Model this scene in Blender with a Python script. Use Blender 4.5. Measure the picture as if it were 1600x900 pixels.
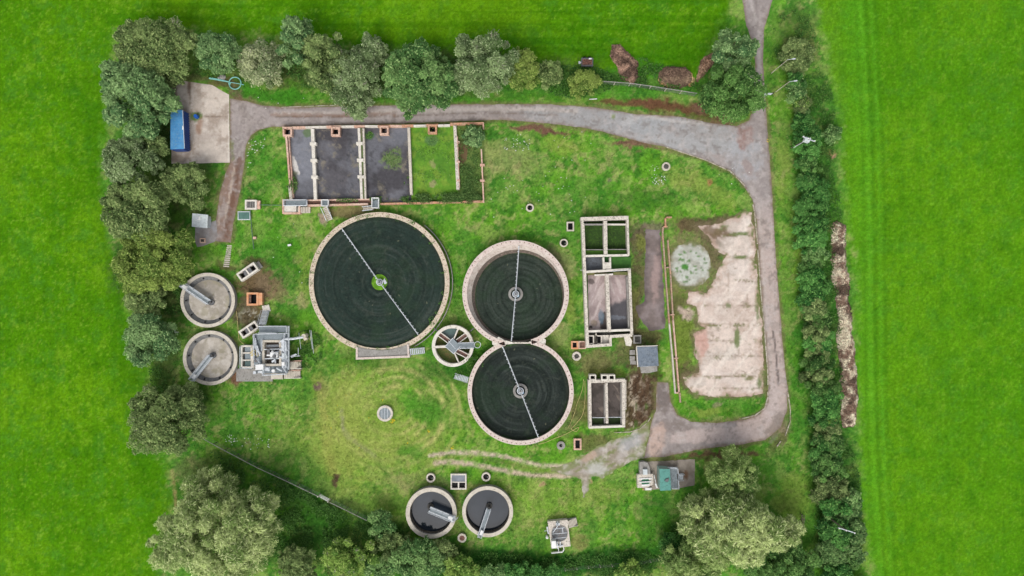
import bpy, math, random
import numpy as np
from mathutils import Vector, geometry
random.seed(7); RNG = np.random.default_rng(11)
for o in list(bpy.data.objects): bpy.data.objects.remove(o)
SC = bpy.context.scene; COL = SC.collection
R = math.radians

# ---------------------------------------------------------------- camera, sky, sun, exposure
H = 135.1                      # drone height in metres; one photo pixel is 1/8 m on the ground
cd = bpy.data.cameras.new('camera'); cam = bpy.data.objects.new('camera', cd); COL.objects.link(cam)
cam.location = (0, 0, H); cam.rotation_euler = (0, 0, 0)
cd.angle = 2*math.atan(100/H); cd.clip_end = 4000; cd.clip_start = 1
SC.camera = cam
SUN_EL, SUN_AZ = R(50), R(195)     # azimuth measured clockwise from north (+y)
w = bpy.data.worlds.new('World'); SC.world = w; w.use_nodes = True
nt = w.node_tree; bg = nt.nodes['Background']
sky = nt.nodes.new('ShaderNodeTexSky'); sky.sky_type = 'NISHITA'; sky.sun_disc = False
sky.sun_elevation = SUN_EL; sky.sun_rotation = SUN_AZ; sky.air_density = 1.0; sky.dust_density = 4.0
hs = nt.nodes.new('ShaderNodeHueSaturation'); hs.inputs['Saturation'].default_value = 0.25
nt.links.new(sky.outputs[0], hs.inputs['Color']); nt.links.new(hs.outputs[0], bg.inputs[0])
bg.inputs[1].default_value = 0.15
sd = bpy.data.lights.new('sun', 'SUN'); sun = bpy.data.objects.new('sun', sd); COL.objects.link(sun)
sd.energy = 0.85; sd.angle = R(36); sd.color = (1.0, 0.96, 0.9)
dv = Vector((math.sin(SUN_AZ)*math.cos(SUN_EL), math.cos(SUN_AZ)*math.cos(SUN_EL), math.sin(SUN_EL)))
sun.rotation_euler = dv.to_track_quat('Z', 'Y').to_euler()
SC.view_settings.view_transform = 'Standard'; SC.view_settings.look = 'None'
SC.view_settings.gamma = 1; SC.view_settings.exposure = 0.5
SC.render.engine = 'CYCLES'
SC.cycles.max_bounces = 5; SC.cycles.diffuse_bounces = 3; SC.cycles.glossy_bounces = 2
SC.cycles.transmission_bounces = 2; SC.cycles.transparent_max_bounces = 4

GAIN = 1.3
def lin(c): 
    c = np.asarray(c, float)/255
    return np.where(c <= 0.04045, c/12.92, ((c+0.055)/1.055)**2.4)
def S(r, g, b): return lin((r, g, b))/GAIN

# ---------------------------------------------------------------- numpy noise
_lat = {}
def vn(x, y, sx, sy=None, seed=0):
    sy = sy or sx
    if seed not in _lat: _lat[seed] = np.random.default_rng(1000+seed).random((256, 256))
    L = _lat[seed]
    u = np.asarray(x)/sx + seed*7.31; v = np.asarray(y)/sy + seed*3.77
    i = np.floor(u).astype(int); j = np.floor(v).astype(int)
    f = u-i; g = v-j; f = f*f*(3-2*f); g = g*g*(3-2*g)
    i0 = i & 255; i1 = (i+1) & 255; j0 = j & 255; j1 = (j+1) & 255
    return (L[i0, j0]*(1-f)+L[i1, j0]*f)*(1-g) + (L[i0, j1]*(1-f)+L[i1, j1]*f)*g
def fbm(x, y, sx, sy=None, seed=0, oct=4, gain=0.55):
    sy = sy or sx; a = 1; t = 0; s = 0
    for k in range(oct):
        t = t + a*vn(x, y, sx/2**k, sy/2**k, seed+k*13); s += a; a *= gain
    return t/s
def ss(a, b, t):
    t = np.clip((t-a)/(b-a), 0, 1); return t*t*(3-2*t)
def mixc(C, c, m):
    return C*(1-m[:, None]) + np.asarray(c)*m[:, None]

# ---------------------------------------------------------------- pixel <-> place
def P(px, py, z=0.0):
    k = (H-z)/H/8.0
    return Vector(((px-800)*k, (450-py)*k, z))
def link(o): COL.objects.link(o); return o
def props(o, label=None, cat=None, group=None, kind=None):
    if label: o['label'] = label
    if cat: o['category'] = cat
    if group: o['group'] = group
    if kind: o['kind'] = kind
    return o

class MB:
    def __init__(s): s.v = []; s.f = []; s.sm = False
    def add(s, vs, fs):
        b = len(s.v); s.v += [tuple(v) for v in vs]; s.f += [tuple(b+i for i in f) for f in fs]; return s
    def prism(s, poly, z0, z1, inset=0.0):      # poly: world xy list
        a = 0
        n = len(poly)
        for i in range(n): a += poly[i][0]*poly[(i+1) % n][1]-poly[(i+1) % n][0]*poly[i][1]
        if a < 0: poly = poly[::-1]
        top = poly
        vs = [(p[0], p[1], z0) for p in poly]+[(p[0], p[1], z1) for p in top]
        fs = [tuple(range(n-1, -1, -1)), tuple(range(n, 2*n))]
        fs += [(i, (i+1) % n, n+(i+1) % n, n+i) for i in range(n)]
        return s.add(vs, fs)
    def box(s, c, sx, sy, z0, z1, rot=0):       # c world xy, sizes metres
        ca, sa = math.cos(rot), math.sin(rot)
        pts = [(c[0]+ca*x-sa*y, c[1]+sa*x+ca*y) for x, y in ((-sx/2, -sy/2), (sx/2, -sy/2), (sx/2, sy/2), (-sx/2, sy/2))]
        return s.prism(pts, z0, z1)
    def bpx(s, x0, y0, x1, y1, z0, z1):          # pixel rectangle seen at the height z1
        a = P(x0, y0, z1); b = P(x1, y1, z1)
        return s.prism([(a.x, b.y), (b.x, b.y), (b.x, a.y), (a.x, a.y)], z0, z1)
    def qpx(s, pts, z0, z1):
        return s.prism([tuple(P(x, y, z1)[:2]) for x, y in pts], z0, z1)
    def wall(s, x0, y0, x1, y1, w, z0, z1):      # centre line in pixels at z1, w in pixels
        a = P(x0, y0, z1); b = P(x1, y1, z1); d = (b-a); L = d.length
        return s.box(((a.x+b.x)/2, (a.y+b.y)/2), L, w/8, z0, z1, math.atan2(d.y, d.x))
    def ring(s, c, r0, r1, z0, z1, n=96, a0=0, a1=2*math.pi, c0=None, wob=0):
        full = abs(a1-a0-2*math.pi) < 1e-6; m = n if full else n+1
        c0 = c0 or c; vs = []
        for i in range(m):
            a = a0+(a1-a0)*i/n; ca, sa = math.cos(a), math.sin(a)
            k = 1+wob*random.uniform(-1, 1)
            vs += [(c0[0]+r0*ca*k, c0[1]+r0*sa*k, z0), (c[0]+r1*ca, c[1]+r1*sa, z0), (c[0]+r1*ca, c[1]+r1*sa, z1), (c0[0]+r0*ca*k, c0[1]+r0*sa*k, z1)]
        fs = []
        for i in range(n):
            j = (i+1) % m if full else i+1
            A, B = 4*i, 4*j
            for k in range(4): fs.append((A+k, B+k, B+(k+1) % 4, A+(k+1) % 4))
        if not full: fs += [(0, 1, 2, 3), (4*n+3, 4*n+2, 4*n+1, 4*n)]
        return s.add(vs, fs)
    def cyl(s, c, r, z0, z1, n=20, r2=None):
        r2 = r if r2 is None else r2
        vs = [(c[0]+r*math.cos(2*math.pi*i/n), c[1]+r*math.sin(2*math.pi*i/n), z0) for i in range(n)]
        vs += [(c[0]+r2*math.cos(2*math.pi*i/n), c[1]+r2*math.sin(2*math.pi*i/n), z1) for i in range(n)]
        return s.add(vs, [tuple(range(n-1, -1, -1)), tuple(range(n, 2*n))]+[(i, (i+1) % n, n+(i+1) % n, n+i) for i in range(n)])
    def tube(s, pts, r, n=6, r2=None):
        pts = [Vector(p) for p in pts]; m = len(pts); vs = []; r2 = r if r2 is None else r2
        for i, p in enumerate(pts):
            d = (pts[min(i+1, m-1)]-pts[max(i-1, 0)]).normalized()
            u = d.cross(Vector((0, 0, 1)));
            if u.length < 1e-3: u = Vector((1, 0, 0))
            u.normalize(); v = d.cross(u); rr = r+(r2-r)*i/(m-1)
            vs += [p+u*rr*math.cos(2*math.pi*k/n)+v*rr*math.sin(2*math.pi*k/n) for k in range(n)]
        fs = [tuple(range(n)), tuple(range((m-1)*n+n-1, (m-1)*n-1, -1))]
        for i in range(m-1): fs += [(i*n+k, (i+1)*n+k, (i+1)*n+(k+1) % n, i*n+(k+1) % n) for k in range(n)]
        return s.add(vs, fs)
    def rail(s, pts, z0, h, closed=False, r=0.04, step=1.5):   # handrail over world xy pts
        pts = [Vector((p[0], p[1], 0)) for p in pts]
        if closed: pts.append(pts[0])
        for a, b in zip(pts[:-1], pts[1:]):
            for zz in (h, h*0.5): s.tube([a+Vector((0, 0, z0+zz)), b+Vector((0, 0, z0+zz))], r, 5)
            n = max(1, int((b-a).length/step))
            for i in range(n+1):
                q = a.lerp(b, i/n); s.tube([q+Vector((0, 0, z0)), q+Vector((0, 0, z0+h))], r, 5)
        return s
    def build(s, name, mat, loc=(0, 0, 0), parent=None):
        me = bpy.data.meshes.new(name); l = Vector(loc)
        me.from_pydata([(v[0]-l.x, v[1]-l.y, v[2]-l.z) for v in s.v], [], s.f); me.update()
        me.materials.append(mat)
        if s.sm: me.polygons.foreach_set('use_smooth', [True]*len(me.polygons))
        o = link(bpy.data.objects.new(name, me))
        if parent: o.parent = parent
        else: o.location = l
        return o

GROUPS = {'trickling_filter': 'round trickling filters', 'settling_tank': 'round settling tanks', 'rectangular_tank': 'rectangular tanks', 'manhole': 'round manholes', 'square_shaft': 'square shafts', 'brick_chamber': 'brick chambers', 'valve_chamber': 'valve chambers',
    'tree': 'trees around the works', 'bush': 'bushes around the works', 'wire_fence': 'wire fences', 'brush_heap': 'heaps above the top road', 'straw_litter': 'spilt golden straw', 'access_steps': 'metal steps', 'concrete_steps': 'concrete steps',
    'utility_pole': 'utility poles', 'lamp_post': 'tall posts in the verge', 'bed_platform': 'platforms of the drying beds'}
class T:                                       # a thing: Empty at its base, parts as children
    def __init__(s, name, label, cat, px, py, group=None):
        s.loc = P(px, py, 0); s.o = link(bpy.data.objects.new(name, None)); s.o.location = s.loc
        s.o.empty_display_size = 0.5; props(s.o, label, cat, group or GROUPS.get(name))
    def part(s, name, mb, mat, parent=None, label=None):
        o = mb.build(name, mat, s.loc, parent or s.o)
        if label: o['label'] = label
        return o
def split_part(t, name, mb, mat, parent=None):
    """every loose piece of the builder becomes a part of its own"""
    n = len(mb.v); root = list(range(n))
    def find(a):
        while root[a] != a: root[a] = root[root[a]]; a = root[a]
        return a
    for f in mb.f:
        r0 = find(f[0])
        for i in f[1:]: root[find(i)] = r0
    grp = {}
    for f in mb.f: grp.setdefault(find(f[0]), []).append(f)
    for fs in grp.values():
        ids = sorted({i for f in fs for i in f}); mp = {a: b for b, a in enumerate(ids)}; q = MB(); q.v = [mb.v[i] for i in ids]; q.f = [tuple(mp[i] for i in f) for f in fs]
        t.part(name, q, mat, parent)
def solo(name, mb, mat, label, cat, px, py, group=None):
    o = mb.build(name, mat, P(px, py, 0)); props(o, label, cat, group); return o
def struct(name, mb, mat):
    o = mb.build(name, mat); o['kind'] = 'structure'; return o

def npmesh(name, V, F, mat, col=None, parent=None, loc=None, smooth=False):
    """V (n,3), F (m,k) arrays -> one mesh object with an optional per-vertex colour."""
    V = np.asarray(V, np.float32)
    if loc is not None: V = V-np.array(loc, np.float32)
    F = np.asarray(F, np.int32); k = F.shape[1]
    me = bpy.data.meshes.new(name)
    me.vertices.add(len(V)); me.vertices.foreach_set('co', V.ravel())
    me.loops.add(F.size); me.loops.foreach_set('vertex_index', F.ravel())
    me.polygons.add(len(F)); me.polygons.foreach_set('loop_start', np.arange(0, F.size, k, dtype=np.int32))
    me.update(calc_edges=True)
    if smooth: me.polygons.foreach_set('use_smooth', np.ones(len(F), bool))
    if col is not None:
        at = me.color_attributes.new('col', 'FLOAT_COLOR', 'POINT')
        c4 = np.ones((len(V), 4), np.float32); c4[:, :3] = np.clip(col, 0.0005, 0.9)
        at.data.foreach_set('color', c4.ravel())
    me.materials.append(mat)
    o = link(bpy.data.objects.new(name, me))
    if parent: o.parent = parent
    elif loc is not None: o.location = loc
    return o

# ---------------------------------------------------------------- materials
def nmat(name, base, var=None, stain=None, amt=0.35, scale=0.8, rough=0.85, metal=0.0, bump=0.15, sscale=3.0, edge=0.08, spec=0.3):
    m = bpy.data.materials.new(name); m.use_nodes = True; n = m.node_tree.nodes; l = m.node_tree.links
    b = n['Principled BSDF']; b.inputs['Roughness'].default_value = rough; b.inputs['Metallic'].default_value = metal
    b.inputs['Specular IOR Level'].default_value = spec
    base = tuple(base); var = tuple(var) if var is not None else tuple(np.array(base)*0.7)
    g = n.new('ShaderNodeNewGeometry')
    n1 = n.new('ShaderNodeTexNoise'); n1.inputs['Scale'].default_value = scale; n1.inputs['Detail'].default_value = 7; n1.inputs['Roughness'].default_value = 0.65
    l.new(g.outputs['Position'], n1.inputs['Vector'])
    r1 = n.new('ShaderNodeMapRange'); r1.inputs[1].default_value = 0.35; r1.inputs[2].default_value = 0.65; l.new(n1.outputs[0], r1.inputs[0])
    mx = n.new('ShaderNodeMix'); mx.data_type = 'RGBA'; l.new(r1.outputs[0], mx.inputs[0])
    mx.inputs[6].default_value = (*base, 1); mx.inputs[7].default_value = (*var, 1)
    out = mx.outputs[2]
    if stain is not None:
        n2 = n.new('ShaderNodeTexNoise'); n2.inputs['Scale'].default_value = sscale; n2.inputs['Detail'].default_value = 8; n2.inputs['Roughness'].default_value = 0.7
        l.new(g.outputs['Position'], n2.inputs['Vector'])
        r2 = n.new('ShaderNodeMapRange'); t = 0.66-0.3*amt; r2.inputs[1].default_value = t-edge; r2.inputs[2].default_value = t+edge
        l.new(n2.outputs[0], r2.inputs[0])
        m2 = n.new('ShaderNodeMix'); m2.data_type = 'RGBA'; l.new(r2.outputs[0], m2.inputs[0]); l.new(out, m2.inputs[6]); m2.inputs[7].default_value = (*tuple(stain), 1)
        out = m2.outputs[2]
    l.new(out, b.inputs['Base Color'])
    if bump:
        bp = n.new('ShaderNodeBump'); bp.inputs['Strength'].default_value = bump; bp.inputs['Distance'].default_value = 0.1
        l.new(n1.outputs[0], bp.inputs['Height']); l.new(bp.outputs[0], b.inputs['Normal'])
    return m
def vmat(name, amp=0.25, s1=9.0, s2=2.2, rough=0.9, bump=0.4, transl=0.0, spec=0.15, dist=0.12):
    """vertex colour x fine noise"""
    m = bpy.data.materials.new(name); m.use_nodes = True; n = m.node_tree.nodes; l = m.node_tree.links
    b = n['Principled BSDF']; b.inputs['Roughness'].default_value = rough; b.inputs['Specular IOR Level'].default_value = spec
    at = n.new('ShaderNodeVertexColor'); at.layer_name = 'col'
    out = at.outputs[0]
    if amp:
        g = n.new('ShaderNodeNewGeometry'); prev = None
        for s in (s1, s2):
            q = n.new('ShaderNodeTexNoise'); q.inputs['Scale'].default_value = s; q.inputs['Detail'].default_value = 5; q.inputs['Roughness'].default_value = 0.7
            l.new(g.outputs['Position'], q.inputs['Vector'])
            r = n.new('ShaderNodeMapRange'); r.inputs[1].default_value = 0.3; r.inputs[2].default_value = 0.7
            r.inputs[3].default_value = 1-amp; r.inputs[4].default_value = 1+amp; l.new(q.outputs[0], r.inputs[0])
            v = n.new('ShaderNodeVectorMath'); v.operation = 'SCALE'; l.new(out, v.inputs[0]); l.new(r.outputs[0], v.inputs['Scale']); out = v.outputs[0]
            prev = prev or q
        if bump:
            bp = n.new('ShaderNodeBump'); bp.inputs['Strength'].default_value = bump; bp.inputs['Distance'].default_value = dist
            l.new(prev.outputs[0], bp.inputs['Height']); l.new(bp.outputs[0], b.inputs['Normal'])
    l.new(out, b.inputs['Base Color'])
    if transl:
        tr = n.new('ShaderNodeBsdfTranslucent'); l.new(out, tr.inputs[0])
        ms = n.new('ShaderNodeMixShader'); ms.inputs[0].default_value = transl
        l.new(b.outputs[0], ms.inputs[1]); l.new(tr.outputs[0], ms.inputs[2]); l.new(ms.outputs[0], n['Material Output'].inputs[0])
    return m
M = {}
M['ground'] = vmat('grassland', 0.26, 8, 1.8, 1.0, 0.7, spec=0.0)
M['sheet'] = vmat('worn_surface', 0.13, 10, 1.5, 0.9, 0.3)
M['media'] = vmat('filter_stone', 0.28, 9, 3, 0.95, 0.8, spec=0.05)
M['leaf'] = vmat('foliage', 0, transl=0.3, rough=0.7, spec=0.12)
M['debris'] = vmat('debris', 0.0, rough=0.95)
M['bark'] = nmat('bark', S(105, 92, 78), S(70, 60, 50), scale=4)
M['twig'] = nmat('pale_twigs', S(185, 180, 165), S(140, 130, 115), scale=3)
M['conc'] = nmat('concrete', S(216, 208, 193), S(196, 187, 172), S(140, 134, 114), 0.15, 0.7)
M['white'] = nmat('pale_concrete', S(234, 228, 217), S(214, 207, 195), S(160, 152, 136), 0.18, 0.8, sscale=2)
M['grey'] = nmat('grey_concrete', S(166, 163, 158), S(142, 139, 134), S(108, 104, 94), 0.2, 0.8)
M['dark'] = nmat('dark_concrete', S(92, 90, 86), S(64, 62, 58), S(45, 44, 38), 0.3, 1.0)
M['lichen'] = nmat('lichen_concrete', S(226, 218, 204), S(206, 196, 184), S(92, 88, 76), 0.25, 1.2, sscale=4.0)
M['cope'] = nmat('filter_coping', S(224, 212, 202), S(212, 192, 182), S(112, 96, 84), 0.2, 1.3, sscale=5.0)
M['copeB'] = nmat('worn_coping', S(222, 208, 188), S(206, 188, 164), S(110, 100, 74), 0.28, 1.2, sscale=4.0)
M['brick'] = nmat('brick', S(218, 156, 120), S(190, 160, 136), S(140, 100, 78), 0.3, 1.5, sscale=3)
M['brickW'] = nmat('weathered_brick', S(196, 150, 124), S(176, 164, 146), S(120, 104, 84), 0.35, 0.9, sscale=4)
M['brickP'] = nmat('pale_brick', S(226, 196, 178), S(214, 168, 146), S(150, 130, 112), 0.3, 0.6, sscale=3)
M['brickO'] = nmat('orange_brick', S(214, 144, 98), S(222, 176, 140), None, scale=1.5)
M['brickD'] = nmat('dirty_brick', S(150, 112, 98), S(118, 90, 78), S(80, 70, 60), 0.4, 1.2)
M['galv'] = nmat('galvanised_steel', S(218, 223, 227), S(184, 190, 196), scale=3, rough=0.5, metal=0.0, bump=0.05, spec=0.5)
M['grate'] = nmat('grating', S(150, 160, 164), S(116, 126, 132), scale=6, rough=0.6, bump=0.4)
M['steel'] = nmat('weathered_steel', S(120, 122, 124), S(84, 86, 88), S(110, 80, 60), 0.2, 2, rough=0.6)
M['paint'] = nmat('white_paint', S(240, 240, 238), S(222, 222, 220), scale=1, bump=0.02, rough=0.5)
M['water'] = nmat('tank_water', (0.014, 0.02, 0.028), (0.022, 0.028, 0.038), scale=0.3, rough=0.06, bump=0.0, spec=0.6)
M['black'] = nmat('black_and_hole_shade', (0.004, 0.004, 0.005), (0.007, 0.007, 0.007), rough=0.35, bump=0, spec=0.1)  # shaft and box floors: shade of deep holes put in as near-black colour
M['teal'] = nmat('teal_water', S(84, 108, 104), S(70, 92, 90), scale=0.6, rough=0.25, bump=0, spec=0.5)
M['blueroof'] = nmat('blue_roof', S(84, 156, 208), S(66, 132, 186), S(120, 160, 186), 0.25, 0.8, rough=0.55, bump=0.05)
M['bluewall'] = nmat('blue_wall', S(58, 92, 166), S(46, 76, 144), scale=1, rough=0.6, bump=0.05)
M['bluebar'] = nmat('blue_plastic', S(30, 100, 190), S(30, 90, 175), rough=0.4, bump=0)
M['greenroof'] = nmat('green_roof', S(100, 162, 150), S(84, 142, 132), S(72, 118, 108), 0.25, 0.6, rough=0.6, bump=0.05)
M['greenwall'] = nmat('green_wall', S(150, 178, 168), S(130, 160, 150), scale=1, rough=0.6, bump=0.05)
M['greenpit'] = nmat('green_cover', S(46, 112, 78), S(34, 90, 62), scale=2, rough=0.6)
M['greyroof'] = nmat('grey_felt_roof', S(112, 124, 138), S(128, 138, 148), S(92, 100, 108), 0.35, 0.9, rough=0.85, bump=0.1)
M['whiteroof'] = nmat('white_roof', S(214, 222, 222), S(198, 206, 208), S(170, 176, 176), 0.25, 1, rough=0.6, bump=0.05)
M['hose'] = nmat('aqua_hose', S(140, 205, 195), S(130, 190, 185), rough=0.5, bump=0)
M['yhose'] = nmat('straw_hose', S(205, 190, 130), S(180, 165, 110), rough=0.7, bump=0)
M['pipe'] = nmat('green_grey_pipe', S(96, 120, 104), S(80, 100, 86), rough=0.7, bump=0)
M['wood'] = nmat('grey_timber', S(120, 112, 98), S(92, 84, 72), scale=4)
M['yellow'] = nmat('yellow_petals', S(235, 205, 40), S(220, 185, 30), bump=0)
M['rust'] = nmat('rusty_load', S(150, 105, 90), S(110, 80, 70), S(80, 60, 52), 0.4, 3)
M['kerb'] = nmat('kerb_stone', S(200, 192, 178), S(172, 160, 142), S(120, 118, 80), 0.4, 0.6, sscale=1.2)
# ================================================================ the ground
def poly_dist(X, Y, poly):
    """signed distance in pixels, negative inside"""
    n = len(poly); d = np.full(X.shape, 1e9); ins = np.zeros(X.shape, bool)
    for i in range(n):
        x0, y0 = poly[i]; x1, y1 = poly[(i+1) % n]
        ex, ey = x1-x0, y1-y0; L = ex*ex+ey*ey+1e-9
        t = np.clip(((X-x0)*ex+(Y-y0)*ey)/L, 0, 1)
        d = np.minimum(d, np.hypot(X-x0-t*ex, Y-y0-t*ey))
        c = ((y0 > Y) != (y1 > Y)) & (X < (x1-x0)*(Y-y0)/(y1-y0+1e-12)+x0); ins ^= c
    return np.where(ins, -d, d)
def line_dist(X, Y, pts):
    d = np.full(X.shape, 1e9)
    for (x0, y0), (x1, y1) in zip(pts[:-1], pts[1:]):
        ex, ey = x1-x0, y1-y0; L = ex*ex+ey*ey+1e-9
        t = np.clip(((X-x0)*ex+(Y-y0)*ey)/L, 0, 1)
        d = np.minimum(d, np.hypot(X-x0-t*ex, Y-y0-t*ey))
    return d
def ell(X, Y, cx, cy, rx, ry, rot=0):
    a = R(rot); u = (X-cx)*math.cos(a)+(Y-cy)*math.sin(a); v = -(X-cx)*math.sin(a)+(Y-cy)*math.cos(a)
    return np.sqrt((u/rx)**2+(v/ry)**2)

COMP = [(180,50),(300,45),(470,60),(640,85),(800,92),(880,98),(950,120),(1090,120),(1125,40),(1162,-30),(1270,-30),(1285,60),(1312,170),(1318,300),(1335,420),(1340,660),(1345,780),(1372,960),(235,960),(268,800),(262,725),(225,660),(232,600),(232,560),(205,520),(195,440),(170,380),(160,300),(165,180)]
ROAD = [(1160,-60),(1160,0),(1166,40),(1176,70),(1180,100),(1178,130),(1180,165),(1170,188),(1150,197),(1110,192),(1060,182),(990,178),(930,168),(860,163),(700,163),(540,166),(450,168),(410,165),(385,158),(359,154),
        (359,255),(352,272),(343,305),(338,340),(337,377),(361,379),(364,350),(374,305),(381,262),(384,230),(392,212),(406,202),(425,198),(600,194),(780,187),(860,193),(920,201),(950,208),(1000,222),(1040,230),(1100,250),(1140,268),(1162,290),(1176,312),
        (1182,345),(1186,400),(1190,458),(1196,530),(1201,600),(1199,628),(1188,646),(1165,655),(1120,661),(1080,659),(1058,648),(1048,628),(1044,598),(1026,597),(1025,640),(1018,660),(1012,690),(1006,716),(1040,713),(1100,701),(1160,694),(1196,687),(1220,668),(1230,640),(1231,612),(1225,563),(1220,500),(1213,415),(1208,330),(1204,262),(1199,200),(1195,150),(1192,90),(1194,45),(1207,0),(1212,-60)]
YARD = [(268,124),(297,128),(332,133),(350,144),(358,148),(359,254),(268,256)]
APRON = [(306,346),(322,350),(338,344),(340,368),(336,377),(318,384),(308,386),(304,376)]
SLAB = [(1165,331),(1175,332),(1180,373),(1183,437),(1187,479),(1191,508),(1193,563),(1194,616),(1160,619),(1122,620),(1086,618),(1073,606),(1067,589),(1090,582),(1092,563),(1085,555),(1084,521),(1103,513),(1090,506),(1088,480),(1075,474),(1077,456),(1104,458),(1117,432),(1134,399),(1122,394),(1112,378),(1098,362),(1090,352),(1112,352),(1147,340)]
PAD = [(1009,358),(1032,358),(1035,430),(1040,514),(1015,517),(998,496),(993,480),(1006,470),(1008,420)]
GRAVEL = [(1079+33*math.cos(a*math.pi/12), 414+37*math.sin(a*math.pi/12)) for a in range(24)]
GSLAB = [(1003,722),(1086,717.5),(1085,758),(1062,763),(1020,765),(1003,766)]
TRACKG = [(1012,655),(1016,675),(1006,716),(985,722),(960,734),(942,748),(925,745),(915,778),(910,778),(908,748),(885,742),(860,738),(862,730),(895,722),(925,702),(955,688),(985,678)]
SHEETS = [ROAD, YARD, APRON, SLAB, PAD, GRAVEL, GSLAB, TRACKG]

def ground_col(X, Y):
    wx = (fbm(X, Y, 26, seed=1)-.5)*26; wy = (fbm(X, Y, 26, seed=2)-.5)*26
    jx = (fbm(X, Y, 7, seed=3, oct=3)-.5)*8; jy = (fbm(X, Y, 7, seed=4, oct=3)-.5)*8
    XW, YW = X+wx+jx, Y+wy+jy; XJ, YJ = X+jx, Y+jy
    N = X.shape[0]
    # --- the fields
    f1 = fbm(X, Y, 120, seed=5); f2 = fbm(X, Y, 16, seed=6, oct=5, gain=.7); f3 = fbm(X, Y, 5, seed=7, oct=3, gain=.8)
    C = np.tile(S(80, 138, 20), (N, 1))
    C = mixc(C, S(98, 152, 26), ss(.38, .66, f1))
    C = mixc(C, S(64, 122, 20), ss(.48, .72, f2)*.7)
    C = mixc(C, S(118, 166, 44), ss(.55, .8, fbm(X, Y, 30, seed=9, oct=5, gain=.8))*.6)
    C = mixc(C, S(76, 136, 50), ss(.5, .7, fbm(X, Y, 20, seed=10, oct=5, gain=.8))*.5)
    C = mixc(C, S(58, 112, 22), ss(.58, .8, fbm(X, Y, 6, seed=12, oct=3, gain=.9))*.5)
    C = mixc(C, S(128, 172, 60), ss(.6, .82, fbm(X, Y, 4, seed=14, oct=2, gain=.9))*.5)
    right = ss(1200, 1320, X); top = (1-ss(80, 150, Y))*(1-right)*ss(120, 300, X)
    C = mixc(C, S(78, 142, 34), right*.35)
    vs = fbm(X, Y, 9, 330, seed=21, oct=3); hsn = fbm(X, Y, 260, 9, seed=22, oct=3)
    C = mixc(C, S(62, 124, 22), ss(.5, .72, vs)*(right+(1-ss(150, 260, X)))*.22)
    C = mixc(C, S(52, 112, 14), ss(.48, .68, hsn)*top*.5)
    C = mixc(C, S(102, 156, 24), top*ss(.5, .7, f1)*.4)
    C = mixc(C, S(48, 106, 18), top*np.exp(-((Y-80)/20)**2)*.45)  # shadow of the top tree row painted into the field colour
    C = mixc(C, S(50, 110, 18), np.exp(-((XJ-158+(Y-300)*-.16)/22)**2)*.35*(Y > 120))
    for tx, ww, a in ((1345, 16, .3), (1360, 5, .45), (1376, 4, .4)):
        xx = X-tx-(Y-450)*.035-4*np.sin(Y/140)
        C = mixc(C, S(96, 172, 48), np.exp(-(xx/ww)**2)*a*(.4+.9*f2))
        C = mixc(C, S(56, 118, 28), np.exp(-((xx-7)/3)**2)*a*.8)
    C = mixc(C, S(100, 150, 50), np.exp(-((XJ-1300-(Y-100)*.05)/16)**2)*ss(.3, .6, f2)*.5*(1-ss(300, 420, Y)))
    C = C*np.array([.98, .94, .68])
    # --- the compound: rough grass
    a2 = fbm(X, Y, 14, seed=32, oct=4, gain=.7); comp = 1-ss(-9, 11, poly_dist(XJ, YJ, COMP)+(a2-.5)*26)
    a1 = fbm(X, Y, 55, seed=31); a3 = fbm(X, Y, 4.5, seed=33, oct=3, gain=.8)
    G = np.tile(S(84, 132, 50), (N, 1))
    G = mixc(G, S(100, 150, 44), ss(.42, .66, a1)*.8)
    G = mixc(G, S(54, 106, 40), ss(.5, .68, a2)*.65)
    G = mixc(G, S(148, 162, 92), ss(.50, .68, fbm(XW, YW, 22, seed=34, oct=5, gain=.7))*.6)
    G = mixc(G, S(164, 158, 108), ss(.55, .7, fbm(XW, YW, 13, seed=35, oct=4, gain=.75))*.6)
    G = mixc(G, S(44, 90, 34), ss(.60, .78, a3)*.45)
    G = mixc(G, S(126, 164, 66), ss(.6, .75, fbm(X, Y, 6, seed=36, oct=3, gain=.8))*.45)
    G = G*np.array([1.03, 1.13, .97]); C = mixc(C, [0, 0, 0], comp); C = C+G*comp[:, None]
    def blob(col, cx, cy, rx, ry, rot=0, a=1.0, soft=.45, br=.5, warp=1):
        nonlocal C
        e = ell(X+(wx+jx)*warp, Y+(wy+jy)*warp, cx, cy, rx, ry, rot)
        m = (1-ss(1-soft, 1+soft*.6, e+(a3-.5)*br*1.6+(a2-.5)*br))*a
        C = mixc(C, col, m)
    lush, dkg, dry, tan, brown, red, dk = S(68, 134, 38), S(48, 98, 36), S(152, 166, 80), S(176, 164, 118), S(112, 92, 70), S(134, 104, 84), S(72, 88, 48)
    # mown circle round the central manhole, with wheel marks
    for (cx, cy, rx, ry, aa) in ((590,655,140,95,.38),(545,655,50,90,.3),(530,690,36,90,.5),(535,620,30,50,.4), (560,700,130,55,.35), (560,790,110,40,.3), (840,790,110,60,.3), (640,700,60,30,.35)):
        blob(dry, cx, cy, rx, ry, 0, aa, .7)
    th = np.arctan2(Y-648, X-612); e0 = np.hypot((X-612)/1.18, (Y-648))
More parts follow.
